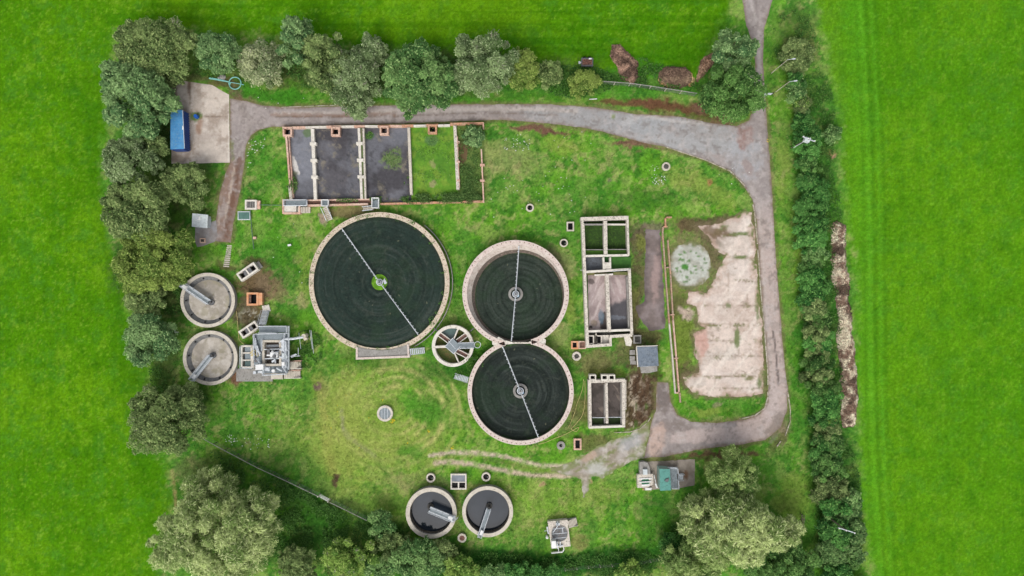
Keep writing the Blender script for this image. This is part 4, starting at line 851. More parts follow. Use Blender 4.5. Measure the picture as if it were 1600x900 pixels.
def sa(X, Y):
    C = base_col(X, Y, S(176, 160, 158), S(160, 144, 142), 671, 16); C = mixc(C, S(204, 190, 186), ss(.5, .68, fbm(X+Y*.4, Y, 8, 26, seed=672, oct=4))*.7)
    C = mixc(C, S(92, 84, 82), ss(.52, .6, fbm(X, Y, 16, seed=673)+(Y-495)*.006+(X-935)*.006)); C = sp(C, X, Y, S(102, 92, 90), 924, 440, 6, 5, 0, .9); C = sp(C, X, Y, S(104, 122, 136), 939, 494, 5, 12, 0, .8); return sp(C, X, Y, S(150, 134, 110), 928, 504, 6, 5, 30, .6)
def sb(X, Y):
    C = base_col(X, Y, S(180, 162, 160), S(156, 140, 138), 674, 14); C = mixc(C, S(200, 186, 182), ss(.5, .68, fbm(X-Y*.4, Y, 7, 22, seed=675, oct=4))*.7)
    C = mixc(C, S(90, 88, 92), ss(467, 476, Y+(X-965)*.5+(fbm(X, Y, 12, seed=676)-.5)*14)); return sp(C, X, Y, S(118, 122, 130), 965, 496, 14, 4, 0, .8, .8)
siltmesh([(918,430),(947,430),(951,516),(920,516)], sa, 'left silt cell'); siltmesh([(951,429),(984,429),(986,516),(952,516)], sb, 'right silt cell, dark lower half')
t.part('inner_wall_face', MB().wall(979.8,432,982.6,514,2.2,-.1,1.3), M['grey']); fill('dark_channel', 920, 520, 985, 523.5, .9, M['dark']); fill('sump_floor', 932.5, 521, 952, 538, .9, M['white'])
for x in (923.5, 935.8):
    o = t.part('sump_box', boxwall(MB(), x-5, 524, x+5, 538, 1.8, -.1, 1.6), M['lichen']); t.part('box_shade', MB().bpx(x-4, 525, x+4, 537, .9, .98), M['black'], o)
split_part(t, 'valve_post', MB().cyl(P(912.5, 348, 2), .12, 1.8, 2.3).cyl(P(917, 347, 2), .12, 1.8, 2.3), M['black'])
t.part('handrail', MB().rail([P(907,422,2)[:2], P(912,422,2)[:2]], ZR, .3).tube([P(956,424,2.1), P(985,421,2.1)], .05), M['galv'])

t = T('rectangular_tank', 'smaller rectangular tank with two dark cells and three boxes along its top', 'tank', 948, 631)
ZR = 1.7
W(921.3,594,922.4,667.5,4.6); W(974.4,593,974.6,667.2,4.6,ZR-.003); W(919,596.4,977,594.4,4.6,ZR-.006); W(920,668,977,666,3.4,ZR-.01,'white'); W(947.6,598.5,948.6,661.5,4,ZR-.02,'lichen','centre_wall'); W(977.6,594,977.8,640,2,ZR-.5)
def sc(X, Y): return mixc(base_col(X, Y, S(96, 88, 84), S(78, 72, 68), 681, 10), S(140, 128, 118), ss(.56, .7, fbm(X-Y*.7, Y, 6, 16, seed=682, oct=4))*.6)
bed('silt_surface', [(923,597),(947,597),(947,667),(923,667)], sc, 8, z=.2); bed('silt_surface', [(949,597),(974,597),(974,667),(949,667)], sc, 9, z=.2)
split_part(t, 'inner_wall_face', MB().wall(970.8,598,970.8,664,1.8,-.1,1.2).wall(944.6,600,944.6,662,1.4,-.1,1.1), M['grey']); split_part(t, 'cross_rail', MB().tube([P(925,652.5,1.3), P(946,652.5,1.3)], .07).tube([P(950,652,1.3), P(972,652,1.3)], .07), M['galv'])
t.part('algae_strip', MB().bpx(925,653.5,972,664,.1,.5), nmat('algae_strip', S(62,84,40), S(46,58,34), scale=1.5))
for x in (926.2, 944.8, 955.9):
    o = t.part('valve_box', boxwall(MB(), x-5.3, 585.5, x+5.3, 594.6, 1.9, -.1, ZR+.1), M['white']); t.part('box_shade', MB().bpx(x-4.5, 586.5, x+4.5, 593.8, .2, .4), M['black'], o)

# ---------------- long brick channel
t = T('brick_channel', 'long narrow twin walled brick channel along the left edge of the broken pale slab', 'channel', 1049, 480)
def chan(pts, m_):
    for a, b in zip(pts[:-1], pts[1:]): t.part('channel_wall', MB().wall(*a, *b, 2.2, -.1, .5+random.uniform(-.01, .01)), M[m_])
chan([(1035.6,366),(1041,440),(1046,505)], 'brickW'); chan([(1046,505.5),(1051,560),(1055.3,615)], 'conc'); chan([(1043.6,375),(1048,430),(1052,500)], 'brickW'); chan([(1052,500.5),(1057,560),(1061.2,613)], 'brickP')
chan([(1036,354.6),(1035.6,366)], 'brickW'); chan([(1037,354.2),(1043,354),], 'brick'); chan([(1040.2,352.8),(1039.8,340.5)], 'brick'); chan([(1041,339.8),(1050,339.4)], 'brick'); chan([(1056.5,614),(1060,613.6)], 'brickP'); chan([(1062.4,614),(1063.4,629)], 'brickW')
for i, y in enumerate((418,492,560)): xx = 1038+(y-392)*.0855; t.part('channel_tie', MB().wall(xx+1, y, xx+7.5, y-.3, 1.5, -.1, .46), M['brickP'])

# ---------------- kiosks and sheds
t = T('pump_kiosk', 'small flat roofed kiosk with a blue grey roof, right of the tall rectangular tank', 'kiosk', 1010, 560)
t.part('wall', MB().qpx([(997,544),(1027,543),(1028,571),(998.5,572)], -.1, 2.3), M['white'])
t.part('roof', MB().qpx([(995,542),(1027,540.8),(1029.2,571.5),(997.6,573.2)], 2.3, 2.48), M['greyroof'])
t.part('fascia', MB().wall(994.6,542,996.8,573.4,1.2,2.2,2.5).wall(994.6,541.2,1027.6,540.2,1,2.2,2.5), M['white'])
t.part('door', MB().wall(1005,572.6,1013,572.3,.8,.1,2.05), M['galv'])
solo('base_slab', MB().qpx([(1000,572),(1027,571),(1027,580),(1013,583),(1002,583)], -.05, .3), M['grey'], 'pale grey block step below the blue grey roofed kiosk', 'slab', 1014, 577)
t = T('concrete_pads', 'row of three small grey pads on the left of the blue grey roofed kiosk', 'pads', 988, 557)
for q in ((984,547,992.5,554.5),(984,556.5,992,563.5),(985,563.9,994,569.5)): t.part('pad', MB().bpx(*q, -.05, .22), M['grey'])
t = T('chamber_cover', 'small square chamber with a mauve grey lid above the blue grey roofed kiosk', 'chamber', 996, 530); t.part('frame', boxwall(MB(), 990, 523.6, 1002, 537, 2, -.1, .6), M['grey']); t.part('lid', MB().bpx(991.5, 525, 1000.5, 535.5, .3, .5), M['dark'])
solo('pale_slab', MB().qpx([(975,527),(983,524),(988,533),(986,541),(978,540)], -.05, .05), M['white'], 'patch of pale concrete beside the lower right corner of the tall rectangular tank', 'slab', 981, 533)

t = T('storage_container', 'blue metal storage container half under the trees on the concrete yard', 'container', 280, 203)
zc = 2.6; q0 = [(264.5,172.6),(284.8,171.6),(288,232.6),(263,233.4)]
q0 = [(266.5,172.6),(285.6,171.6),(288.4,232.4),(266.2,233.4)]
t.part('body', MB().qpx([(q0[0][0]+.7,q0[0][1]+.7),(q0[1][0]-.7,q0[1][1]+.7),(q0[2][0]-.7,q0[2][1]-.7),(q0[3][0]+.7,q0[3][1]-.7)], .1, zc-.08), M['bluewall'])
rf = t.part('roof', MB().qpx(q0, zc-.08, zc), M['blueroof']); rb = MB()
for i in range(14): f = (i+.5)/14; y = q0[0][1]+(q0[3][1]-q0[0][1])*f; rb.wall(q0[0][0]+1, y, q0[1][0]+2.4*f-.6, y-.9, .7, zc, zc+.035)
t.part('roof_ribs', rb, M['blueroof'], rf)
for i in range(16):
    f = (i+.5)/16; a = P(q0[1][0]+(q0[2][0]-q0[1][0])*f, q0[1][1]+(q0[2][1]-q0[1][1])*f, zc)
    if i == 0: wr = MB()
    wr.box((a.x+.0, a.y), .12, .16, .2, zc-.12, -.05)
split_part(t, 'wall_rib', wr, M['bluewall']); t.part('door', MB().wall(267.5,233.6,287.5,233.1,.7,.25,2.4), M['bluewall']); t.part('ridge_strip', MB().wall(285.3,172,288.1,232.2,.8,zc-.03,zc+.04), M['galv']); t.part('white_sign', MB().bpx(284.6,196.5,286.2,202.5,zc,zc+.05), M['paint'])
t.part('base_skid', MB().wall(274,232.5,281,232.5,3,0,.2), M['steel'])
t = T('blue_barrel', 'blue plastic barrel standing in moss on the concrete yard', 'barrel', 305.3, 181.3)
b = MB(); cc = P(305.3,181.3,.9); b.cyl(cc,.36,.03,.25,24,.42).cyl(cc,.42,.25,.7,24).cyl(cc,.42,.7,.92,24,.37); t.part('body', b, M['bluebar']); t.part('lid', MB().ring(cc,.3,.38,.92,.96,24).cyl((cc.x+.15,cc.y),.06,.92,.97,10), M['bluewall'])
def hose(name, label, pts, r, m_, cat='hose'):
    q = [P(x, y, r+.02+.0) for x, y in pts]
    out = []
    for i in range(len(q)-1):
        p0, p1, p2, p3 = q[max(i-1,0)], q[i], q[i+1], q[min(i+2,len(q)-1)]
        for k in range(5): u = k/5; out.append(.5*((2*p1)+(p2-p0)*u+(2*p0-5*p1+4*p2-p3)*u*u+(3*p1-p0-3*p2+p3)*u**3)+Vector((0,0,.002*len(out)*0)))
    out.append(q[-1]); return solo(name, MB().tube(out, r, 6), M[m_], label, cat, *pts[0])
ring_ = [(367.2+9.4*math.cos(a), 129.9+9.4*math.sin(a)) for a in [3.0-i*.42 for i in range(13)]]
hose('hose', 'pale aqua hose coiled in one loop on the grass above the concrete yard', [(327,121.5),(340,123.6),(352,126.4),(360,128.8)]+[(367.2+9.4*math.cos(a*.42+2.9), 129.9+9.4*math.sin(a*.42+2.9)) for a in range(16)], .10, 'hose')
hose('pipe', 'straight aqua pipe lying across the coiled hose', [(326,122.6),(345,126),(372,130.6),(381,132.5)], .07, 'hose', 'pipe')
solo('rubble_heap', MB().cyl(P(347,119.5,.2), .7, 0, .35, 7, .3).cyl(P(342,121,.2), .4, 0, .25, 6, .2), M['grey'], 'little heap of pale rubble by the aqua hose', 'rubble', 346, 120)
hose('hose', 'straw coloured hose looping on the grass below the lower joined filter', [(838,694),(850,692),(864,686),(880,680),(893,673.5),(903,668),(904,670),(900,674),(893,670),(900,662),(910,648),(914,625),(914,595)], .055, 'yhose')
hose('hose', 'thin straw coloured hose on the bare strip right of the lower joined filter', [(888,668),(896,650),(902,630),(910,608),(912,592)], .05, 'yhose')
hose('hose', 'cream hose curling beside the lower empty round tank', [(369.5,486),(371,500),(372.5,520),(374,531),(381,538)], .055, 'yhose')

t = T('white_kiosk', 'small white roofed kiosk under the trees left of the brown track', 'kiosk', 314, 346)
t.part('wall', MB().qpx([(302.5,335),(323,337),(322,355),(301.5,353)], -.1, 1.85), M['whiteroof']); t.part('roof', MB().qpx([(300.5,333.3),(325,335.6),(323.6,356.4),(299.6,354.2)], 1.85, 2.0), M['whiteroof'])
t.part('roof_hatch', MB().bpx(306,338,313,344,2.0,2.1), M['paint']); t.part('vent', MB().cyl(P(308,341,2), .3, 2.1, 2.25, 16), M['galv']); t.part('door', MB().wall(324.2,341,323.6,351,.7,.1,1.7), M['galv'])
# ---------------- chambers and manholes
def man(label, cx, cy, ro, ri, h=.45, m_='conc', lid=None, hatch=0, cat='manhole', name='manhole', group=None):
    t = T(name, label, cat, cx, cy, group); c = P(cx, cy, h); k = (H-h)/H/8
    t.part('ring', MB().ring(c, ri*k, ro*k, -.1, h, 40), M[m_])
    t.part('shaft_shade' if not lid else 'lid', MB().cyl(c, ri*k+.02, -.05, .02 if not lid else h-.08, 32), M[lid or 'black'])  # open shafts get a shallow black floor as painted depth shade
    if hatch:
        mb = MB()
        for i in range(hatch): x = (i+1)/(hatch+1)*2-1; mb.box((c.x+x*ri*k, c.y), .09, 2*ri*k*math.sqrt(1-x*x), h-.08, h+.01)
        split_part(t, 'grating_bar', mb, M['galv'])
    t.part('step_iron', MB().box((c.x+ri*k*.55, c.y-ri*k*.1), .32, .16, h-.2, h-.1, .4), M['steel']); return t
man('round concrete manhole with a dark opening, alone in the grass above the upper joined filter', 828, 324.5, 6.2, 4)
man('round concrete manhole among white flowers near the bend of the road', 1041, 260, 6.5, 4, lid='dark')
man('round pale manhole directly below the small square shaft, beside the tall tank', 881, 379.6, 6.4, 4.4)
man('round concrete manhole just under the brick double chamber', 901, 556.6, 7, 3.8, m_='lichen', lid='dark')
man('octagon topped round manhole left of the small brick framed shaft', 876.5, 696.3, 6.6, 2.6, h=.3, m_='grey')
man('round manhole with tools on it above the left dark water tank', 672.9, 746.8, 7.2, 4.8, m_='lichen')
man('round manhole above the right dark water tank', 759.4, 745.2, 7, 4.6, m_='lichen')
man('round manhole with a rusty brown lid between and below the two dark water tanks', 721.9, 840.9, 7, 4.2, m_='conc', lid='rust')
man('large round manhole with a barred grating in the middle of the mown circle', 601.3, 646.2, 12.4, 9, h=.5, m_='lichen', lid='grate', hatch=3)
def shaft(label, x0, y0, x1, y1, wd, h, m_, lid=None, name='square_shaft', cat='shaft'):
    t = T(name, label, cat, (x0+x1)/2, (y0+y1)/2); t.part('rim', boxwall(MB(), x0, y0, x1, y1, wd, -.1, h), M[m_]); t.part('shaft_shade' if not lid else 'lid', MB().bpx(x0+wd*.7, y0+wd*.7, x1-wd*.7, y1-wd*.7, -.05, .06 if not lid else h-.06), M[lid or 'black']); return t
shaft("small black shaft with a pale square rim, left of the tall tank's top", 885.5, 346.5, 897, 361, 2, .5, 'conc')
shaft('brick framed black shaft at the bottom, just above the gravel track', 896.5, 685.5, 908.6, 703.3, 2.5, .5, 'brickP')
t = shaft('orange brick double chamber left of the foot of the tall tank', 892.4, 533, 903.6, 545.6, 2.4, .6, 'brickO', name='brick_chamber', cat='chamber'); t.part('side_cell', boxwall(MB(), 903.8, 533, 915.6, 545.2, 1.7, -.1, .58), M['brickP']); t.part('side_cell_floor', MB().bpx(905, 534.5, 914.4, 544, .1, .3), M['brickD'])
t = shaft('orange brick chamber with a black opening above the steps of the machinery deck', 385.2, 457, 403.6, 477.4, 3, .9, 'brickO', name='brick_chamber', cat='chamber'); t.part('side_slab', MB().bpx(403.4, 457.6, 409.6, 476.4, -.1, .82), M['brickO']); t.part('grid_cover', MB().bpx(388.5, 461, 392, 473, .3, .7), M['brickD'])
t = shaft('pale chamber with a grey louvred cover above the green lid, left of the drying beds', 382.6, 312.2, 400.8, 327.3, 2.6, .6, 'white', 'dark', name='valve_chamber', cat='chamber'); t.part('brick_side', MB().bpx(400.6, 313.5, 406.4, 326.5, -.1, .4), M['brickP'])
mb = MB();
for i in range(5): mb.bpx(386+i*2.6, 315, 387+i*2.6, 324.5, .5, .62)
split_part(t, 'louvre_bar', mb, M['grey'])
t = T('inspection_hatch', 'flat rectangular green grey lid below the pale louvred chamber', 'cover', 381, 336.6); t.part('frame', boxwall(MB(), 371.4, 330.2, 391, 343.6, 1.2, -.05, .22), M['galv']); t.part('lid_panel', MB().bpx(372.3, 331, 390.2, 342.8, -.05, .18), nmat('green_lid_panel', S(92,128,118), S(80,112,104)))
shaft('little square shaft on the grey apron below the white kiosk', 312, 372, 320.6, 379.6, 1.6, .3, 'brickP', 'dark')
t = shaft('twin holed white chamber with a grey cover, between and above the two dark water tanks', 704, 740.6, 728.8, 765, 2, .6, 'white', name='valve_chamber', cat='chamber'); t.part('cover', MB().bpx(706, 742.6, 726.8, 752.6, .3, .5), M['galv'] if False else nmat('blue_grey_cover', S(140,146,154), S(120,126,134))); t.part('divider', MB().wall(716.4, 753, 716.4, 763.4, 2, -.1, .58).wall(706, 753.4, 727, 753.4, 1.4, -.1, .57), M['white'])
def triple(label, cx, cy, L, wd, rot):
    t = T('valve_chamber', label, 'chamber', cx, cy); c = P(cx, cy, 1.1); k = (H-1.1)/H/8; L *= k; wd *= k; a = R(rot); ca, sa = math.cos(a), math.sin(a)
    def at(u, v): return (c.x+ca*u-sa*v, c.y+sa*u+ca*v)
    e = .34; mb = MB()
    mb.box(at(0, wd/2-e/2), L, e, -.1, 1.1, a).box(at(0, -wd/2+e/2), L, e, -.1, 1.1, a)
    for u in (-L/2+e/2, 0, L/2-e/2): mb.box(at(u, 0), e if u else .26, wd-2*e, -.1, 1.1, a)
    t.part('wall', mb, M['white']); hl = (L-2*e)/2
    for sg in (-1, 1):
        t.part('shaft_shade', MB().box(at(sg*(hl*.72+.08), 0), hl*.56, wd-2*e, -.05, .1, a), M['black']); t.part('cover', MB().box(at(sg*(hl*.22+.1), 0), hl*.42, wd-2*e, .8, .95, a), M['steel'])
    t.part('end_slab', MB().box(at(L/2+.35, 0), .6, wd*.8, -.1, .12, a), M['grey'])
triple('slanting white chamber with four cells, upper one above the orange brick chamber', 386.4, 424.6, 33, 14.5, 35); triple('slanting white chamber with four cells, lower one beside the steps of the machinery deck', 388.6, 515.2, 31, 13.5, 34)
t = T('stepping_stones', 'row of small pale stepping stones leading down to the upper empty round tank', 'stepping stones', 358, 400)
for i in range(11): f = i/10; t.part('stone', MB().wall(357.4-5*f-(2.6+f), 384+32*f, 357.4-5*f+(2.6+f)+2, 384+32*f+.3, 1.9, -.03, .06), M['conc'])
t = T('cable_pipe', 'thin green grey pipe running down from the louvred chamber', 'pipe', 394, 360); t.part('pipe', MB().tube([P(390.8,328,.3), P(393.5,360,.3), P(396.6,389,.3)], .09), M['pipe']); t.part('bracket_post', MB().bpx(395.3,369.8,399.6,373.4,-.1,.5), M['brickP'])
solo('cross_pipe', MB().tube([P(406,320,.35), P(441,320.6,.4)], .08), M['pipe'], 'thin pipe between the louvred chamber and the drying beds', 'pipe', 423, 320)
solo('plastic_tub', MB().box(P(452.3,383,.2)[:2], .65, .36, .02, .3, .15), M['paint'], 'tiny white tub lying in the grass left of the largest filter', 'tub', 452, 383)
solo('sheet_scrap', MB().qpx([(270,514.5),(273,515.5),(275,518.5),(279,519),(275,521),(271.5,519)], .02, .25), M['paint'], 'crumpled white scrap in the grass left of the two empty round tanks', 'litter', 274, 518)
solo('white_plank', MB().wall(921,155,933,154.4,1.2,.02,.12), M['paint'], 'white plank lying on the verge above the top road', 'plank', 927, 155)
# ---------------- machinery deck (screening plant)
t = T('machinery_deck', 'raised steel deck crowded with grey and white machinery and pipes, beside the lower empty tank', 'machinery', 424, 550)
ZD = 2.0
solo('base_slab', MB().bpx(369, 576, 426, 596, -.05, .09), M['grey'], 'brown grey concrete slab under the left end of the machinery deck', 'slab', 397, 586)
t.part('tank_wall', boxwall(MB(), 409.7, 531.4, 439.5, 572, 3.4, -.1, ZD+.1), M['conc'])
t.part('tank_floor', MB().bpx(412,534,437,569,.1,.8), nmat('sludge_brown', S(112,100,90), S(84,76,70), scale=1)); split_part(t, 'cross_beam', MB().wall(412.5,546.2,446,545,1.2,1.5,ZD+.4).wall(413,560.5,437,560,1.6,1.5,ZD).wall(429.6,548,429.9,568,1.2,1.2,ZD).wall(413,541,437,540.4,4,.2,1.2), M['galv'])
mc = t.part('screen_machine', MB().bpx(422,550.6,433.5,558.6,1.2,ZD+1.0).bpx(416.5,554,422.5,556.4,1.3,ZD+.6).bpx(424,548,427,551,1.2,ZD+.8), M['paint'])
t.part('motor', MB().cyl(P(429,556.6,3), .3, ZD+1, ZD+1.5).box(P(420,549,2.3)[:2], .5, .9, 1.4, ZD+.6), M['steel'], mc); t.part('chute', MB().qpx([(424,564),(429,561),(430,563),(425,567)], 1.2, ZD+.5).qpx([(431,549),(435,548),(435,552),(431,553)], 1.2, ZD+.4), M['galv'], mc)
def deck(*q, z=ZD): t.part('grating_deck', MB().bpx(*q, z-.1, z), M['grate'])
deck(404.7,510,448.5,519.5); deck(397.5,522.3,451,531, z=ZD-.02); deck(439.9,531.2,450.5,576); deck(397,531.2,409.4,571.5, z=ZD-.25); deck(404,572.3,450,583, z=ZD-.3)
for q in ([(404.5,509.5),(448.5,509.5),(448.5,520.5)], [(404.5,520),(432,520.3)], [(397,522),(451,521)], [(451.5,509.5),(451.3,577)], [(397,522),(397,560)], [(402,560),(412,575),(412,585)], [(411,586),(446,584)], [(445,520),(445,577)], [(409.5,531),(409.5,548)]):
    t.part('handrail', MB().rail([P(x, y, ZD+.5)[:2] for x, y in q], ZD-.05, 1.0, r=.06, step=1.1), M['galv'])
split_part(t, 'deck_beam', MB().wall(397,522,452,521,1.2,ZD-.2,ZD+.12).wall(451.5,509,451.3,578,1.2,ZD-.2,ZD+.12).wall(397,509.6+12,396.8,562,1,ZD-.2,ZD+.1).wall(404,510,448,509.6,1,ZD-.2,ZD+.1).wall(412,586.6,448,584.6,1.1,ZD-.4,ZD+.02), M['galv'])
for x, y in ((405,512),(448,512),(450,545),(450,574),(398,524),(398,557),(412,583)): t.part('leg', MB().cyl(P(x, y, 1), .09, -.1, ZD-.1, 8), M['galv'])
ch = t.part('cell_chamber', boxwall(MB(), 376.2, 539.6, 397.6, 575.4, 2.6, -.1, 1.3).wall(378,551.6,396,551.4,2.2,-.1,1.29).wall(378,563,396,562.6,2.2,-.1,1.29).wall(393.5,541,393.8,574,4,-.1,1.28), M['white'])
for y0, y1 in ((542.3,550.6),(553,561.8),(564.4,572.8)): t.part('cell_cover', MB().bpx(382.5,y0,391.6,y1,.7,1.1), M['grate'] if y0 < 560 else M['teal'], ch)
t.part('handrail', MB().rail([P(x, y, 1.7)[:2] for x, y in ((376.5,541),(376.5,574.6),(395,575))], 1.3, 1, r=.05), M['galv'], ch)
t.part('cabinet', MB().qpx([(399,569.8),(411.4,569.4),(411,577.8),(399,578.4)], .1, ZD+1.2), M['paint']); t.part('cabinet', MB().bpx(440,565.8,444.6,571.2,ZD-.1,ZD+1.1), M['paint']); t.part('cabinet', MB().bpx(395.4,580,399.4,584.5,.1,ZD+.4).bpx(403,579.5,409.6,583,.1,1.9), M['galv'])
t.part('round_hopper', MB().cyl(P(428.7,579,ZD), .32, .5, ZD+.7, 20), M['paint']); t.part('pump', MB().bpx(413.5,573,421.5,580,.1,ZD+.2).cyl(P(417.5,576.5,2.4), .3, ZD+.2, ZD+.4), M['galv']); t.part('pump', MB().bpx(396,558,404,567,.2,1.6).box(P(400,562,1.7)[:2], .5, .9, 1.6, 1.9, .4), M['steel'])
pp_ = MB(); pr = random.Random(3)
for a, b in (((440,534),(441,562)),((443,530),(449,548)),((437,557),(446,560)),((446,556),(450,565)),((441,572),(448,583)),((400,545),(407,552)),((402,540),(406,556)),((396,525),(400,545)),((432,575),(441,580)),((405,564),(409,571)),((446,532),(447,575)),((436,536),(443,529)),((441,575),(446,562)),((399,528),(402,556)),((437,546),(447,547))):
    pp_.tube([P(*a, ZD+.3), P(*b, ZD+.35)], pr.choice((.09,.13,.17)), 8)
split_part(t, 'pipe', pp_, M['galv']); t.part('duct', MB().qpx([(438,532),(442,530),(447,534),(448,548),(444,551),(440,546),(441,538)], ZD, ZD+.7), M['galv']); t.part('duct', MB().qpx([(440,552),(447,552.5),(449,559),(444,561),(441,557)], ZD, ZD+.5), M['whiteroof'])
split_part(t, 'hose', MB().tube([P(391,552,1.8),P(396,547,2.1),(P(402,549,2.2)),P(405,553,2.2),P(403,557,2.1),P(397,551,2.2)], .12).tube([P(392,556,1.8),P(400,552,2),P(404,548,2.2)], .1).cyl(P(396,554,1.8), .35, .2, 1.9), M['yhose'])
sc_ = t.part('screw_conveyor', MB().tube([P(443,529.6,2.7), P(458,529.2,2.5), P(474,526.5,2.2)], .24, 10), M['galv']); t.part('conveyor_end', MB().cyl(P(475,525,2), .42, .3, 2.3, 12).box(P(477.5,528,1)[:2], .6, .8, .2, 1.6, .5), M['conc'], sc_)
t.part('float_panel', MB().qpx([(453,556.5),(462,552.5),(464,554),(456,559)], 1.3, 1.6), M['galv']); t.part('side_rail', MB().tube([P(466,543.5,1.6),P(466,556,1.6)], .06).tube([P(456,557,1.6),P(469,556,1.6)], .06).tube([P(466,543.5,1.6),P(466,543.5,0)], .05).tube([P(466,556,1.6),P(466,556,0)], .05), M['galv'])
stair('deck_steps', 'long steel steps climbing from the brick chamber down to the machinery deck', (415.6,485), (410,507), 10.5, ZD, 10)
def cstair(label, x0, y0, x1, y1, n, z1):
    t = T('concrete_steps', label, 'steps', (x0+x1)/2, (y0+y1)/2)
    for i in range(n): a = x0+(x1-x0)*i/n; t.part('step', MB().bpx(a, y0+1.4, a+(x1-x0)/n*.84, y1-1.2, -.05, z1-(z1-.15)*i/n), M['conc'])
    t.part('side_wall', MB().wall(x0, y0+.6, x1, y0-.2, 1.3, -.05, z1*.6), M['brickP']); t.part('side_wall', MB().wall(x0, y1-.4, x1, y1-1, 1.1, -.05, z1*.6), M['white']); return t
cstair('pinkish concrete steps at the right of the machinery deck, upper flight', 452, 564, 470.6, 577, 8, 1.5); t = cstair('pinkish concrete steps at the right of the machinery deck, lower flight', 444, 578.6, 469.4, 591.6, 10, 1.3); t.part('landing', MB().bpx(423.5, 583.4, 441.6, 592.6, -.05, 1.2), M['conc'])
solo('foot_slab', MB().qpx([(409,478),(420,476),(423,486),(411,487)], -.02, .08), M['white'], 'pale landing slab at the top of the long steel steps', 'slab', 416, 481)
t = T('pipe_rails', 'thin grey marker rails in the nettles right of the machinery deck', 'rails', 482, 538)
for q in ((467,520,470,545),(484,516,488,545),(486,516,490,552)): t.part('rail', MB().tube([P(q[0],q[1],.9),P(q[2],q[3],.9)], .045).tube([P(q[0],q[1],.9),P(q[0],q[1],0)], .04).tube([P(q[2],q[3],.9),P(q[2],q[3],0)], .04), M['galv'])

# ---------------- pumping station with the round grating
t = T('pump_station', 'concrete plinth with a round dark grating and white cabinet, alone near the bottom edge', 'pump station', 874, 834)
ZP = 1.0
t.part('plinth', MB().qpx([(855.6,815),(886.8,812.2),(891.6,853.6),(861.5,857)], -.1, ZP), M['lichen'])
t.part('round_grating', MB().cyl(P(874.2,833.4,ZP), 12.2/8, ZP-.1, ZP+.06, 48), M['steel']); t.part('grating_rim', MB().ring(P(874.2,833.4,ZP), 12/8, 12.9/8, ZP-.1, ZP+.1, 48), M['grey'])
split_part(t, 'grating_beam', MB().wall(863,834.4,886,832.6,.8,ZP,ZP+.12).wall(864,841.4,885,839.6,.8,ZP,ZP+.12).wall(863.6,826.6,882,824.6,.8,ZP,ZP+.12).wall(879,825,879.6,833,.9,ZP,ZP+.14), M['galv'])
t.part('lifting_arm', MB().tube([P(864,832,1.6),P(871.5,822,2.0)], .08).box(P(871.5,818.6,1.4)[:2], .7, .5, ZP, ZP+.6).tube([P(871,814,1.4),P(871,820,1.9)], .1), M['galv'])
t.part('cabinet', MB().qpx([(861.5,846),(868.6,845.4),(869.4,856.4),(862.4,857.2)], -.1, ZP+1.3), M['paint']); t.part('side_tank', MB().cyl(P(854.9,839.7,.8), .28, 0, .9, 16).cyl(P(854.9,839.7,.8), .28, .9, 1.05, 16, .1), M['paint'])
split_part(t, 'kerb_rail', MB().wall(861.6,864.4,879,862.8,1.6,.1,.6).wall(879,862.8,881.2,859,1.4,.1,.6).wall(881.2,859,880,853,1.3,.1,.6).wall(872.6,855,873,863,1,.1,.55), M['paint']); split_part(t, 'pipe', MB().tube([P(870.4,846,1.3),P(871.2,857,1)], .13, 8).tube([P(875,846,1.3),P(876,855,1)], .13, 8).tube([P(871,853,1.2),P(880,852,1.2)], .14, 8), M['galv'])
split_part(t, 'pipe', MB().tube([P(855,823,.7),P(857,834,.7)], .16, 8).tube([P(850.5,829.6,.4),P(856,829,.5)], .06, 6), M['galv'])
t = T('concrete_steps', 'short concrete steps on the right of the round grating plinth', 'steps', 894, 817)
a = P(888,819.6,.9); b = P(901.5,814.4,.2); d = b-a; d.z = 0; L = d.length; rot = math.atan2(d.y, d.x)
for i in range(7): q = a.lerp(b, (i+.5)/7); t.part('step', MB().box((q.x, q.y), L/7*.8, 1.35, -.05, ZP-.13*i, rot), M['conc'])
for sg in (-1, 1):
    s = Vector((-d.y, d.x, 0)).normalized()*.75*sg; t.part('side_wall', MB().box(((a.x+b.x)/2+s.x, (a.y+b.y)/2+s.y), L, .14, -.05, .55, rot), M['grey'])

# ---------------- green kiosk and its neighbours
t = T('green_kiosk', 'green metal kiosk at the bottom of the site, left of the big pale willow', 'kiosk', 1035, 750)
qk = [(1030.4,732.5),(1046.7,733.2),(1048.8,766.2),(1031.5,766.8)]
t.part('wall', MB().qpx([(q[0]+(.5 if i in (0,3) else -.5), q[1]+(.5 if i < 2 else -.5)) for i, q in enumerate(qk)], .1, 2.75), M['greenwall']); t.part('roof', MB().qpx(qk, 2.75, 2.85), M['greenroof'])
t.part('door', MB().wall(1030.6,738,1030.9,760,.6,.3,2.4), M['greenwall']); t.part('roof_fan', MB().cyl(P(1042,750.5,3), .3, 2.85, 3.05, 12).box(P(1042,750,3)[:2], .9, .25, 2.86, 3.0, .5), M['steel'])
t = T('grating_platform', 'grey grating platform with white rails on the right of the green kiosk', 'platform', 1053, 747)
t.part('grating_deck', MB().qpx([(1044,731),(1057.6,731.6),(1059.2,762.6),(1049,763)], .6, .8), M['grate']); split_part(t, 'frame_beam', MB().wall(1043,730.6,1059,731.2,1.4,.5,.86).wall(1049,763.2,1060.2,762.6,1,.5,.86), M['galv'])
for rp_ in (((1046,731),(1058.4,731.6),(1059,740)), ((1059.6,750),(1060.4,762.6),(1049.5,763))): t.part('railing', MB().rail([P(x, y, 1.3)[:2] for x, y in rp_], .8, 1, r=.06), M['galv'])
stair('access_steps', 'small grey steps at the right of the grating platform by the green kiosk', (1067.5,744.6), (1059.5,745), 9, .75, 4)
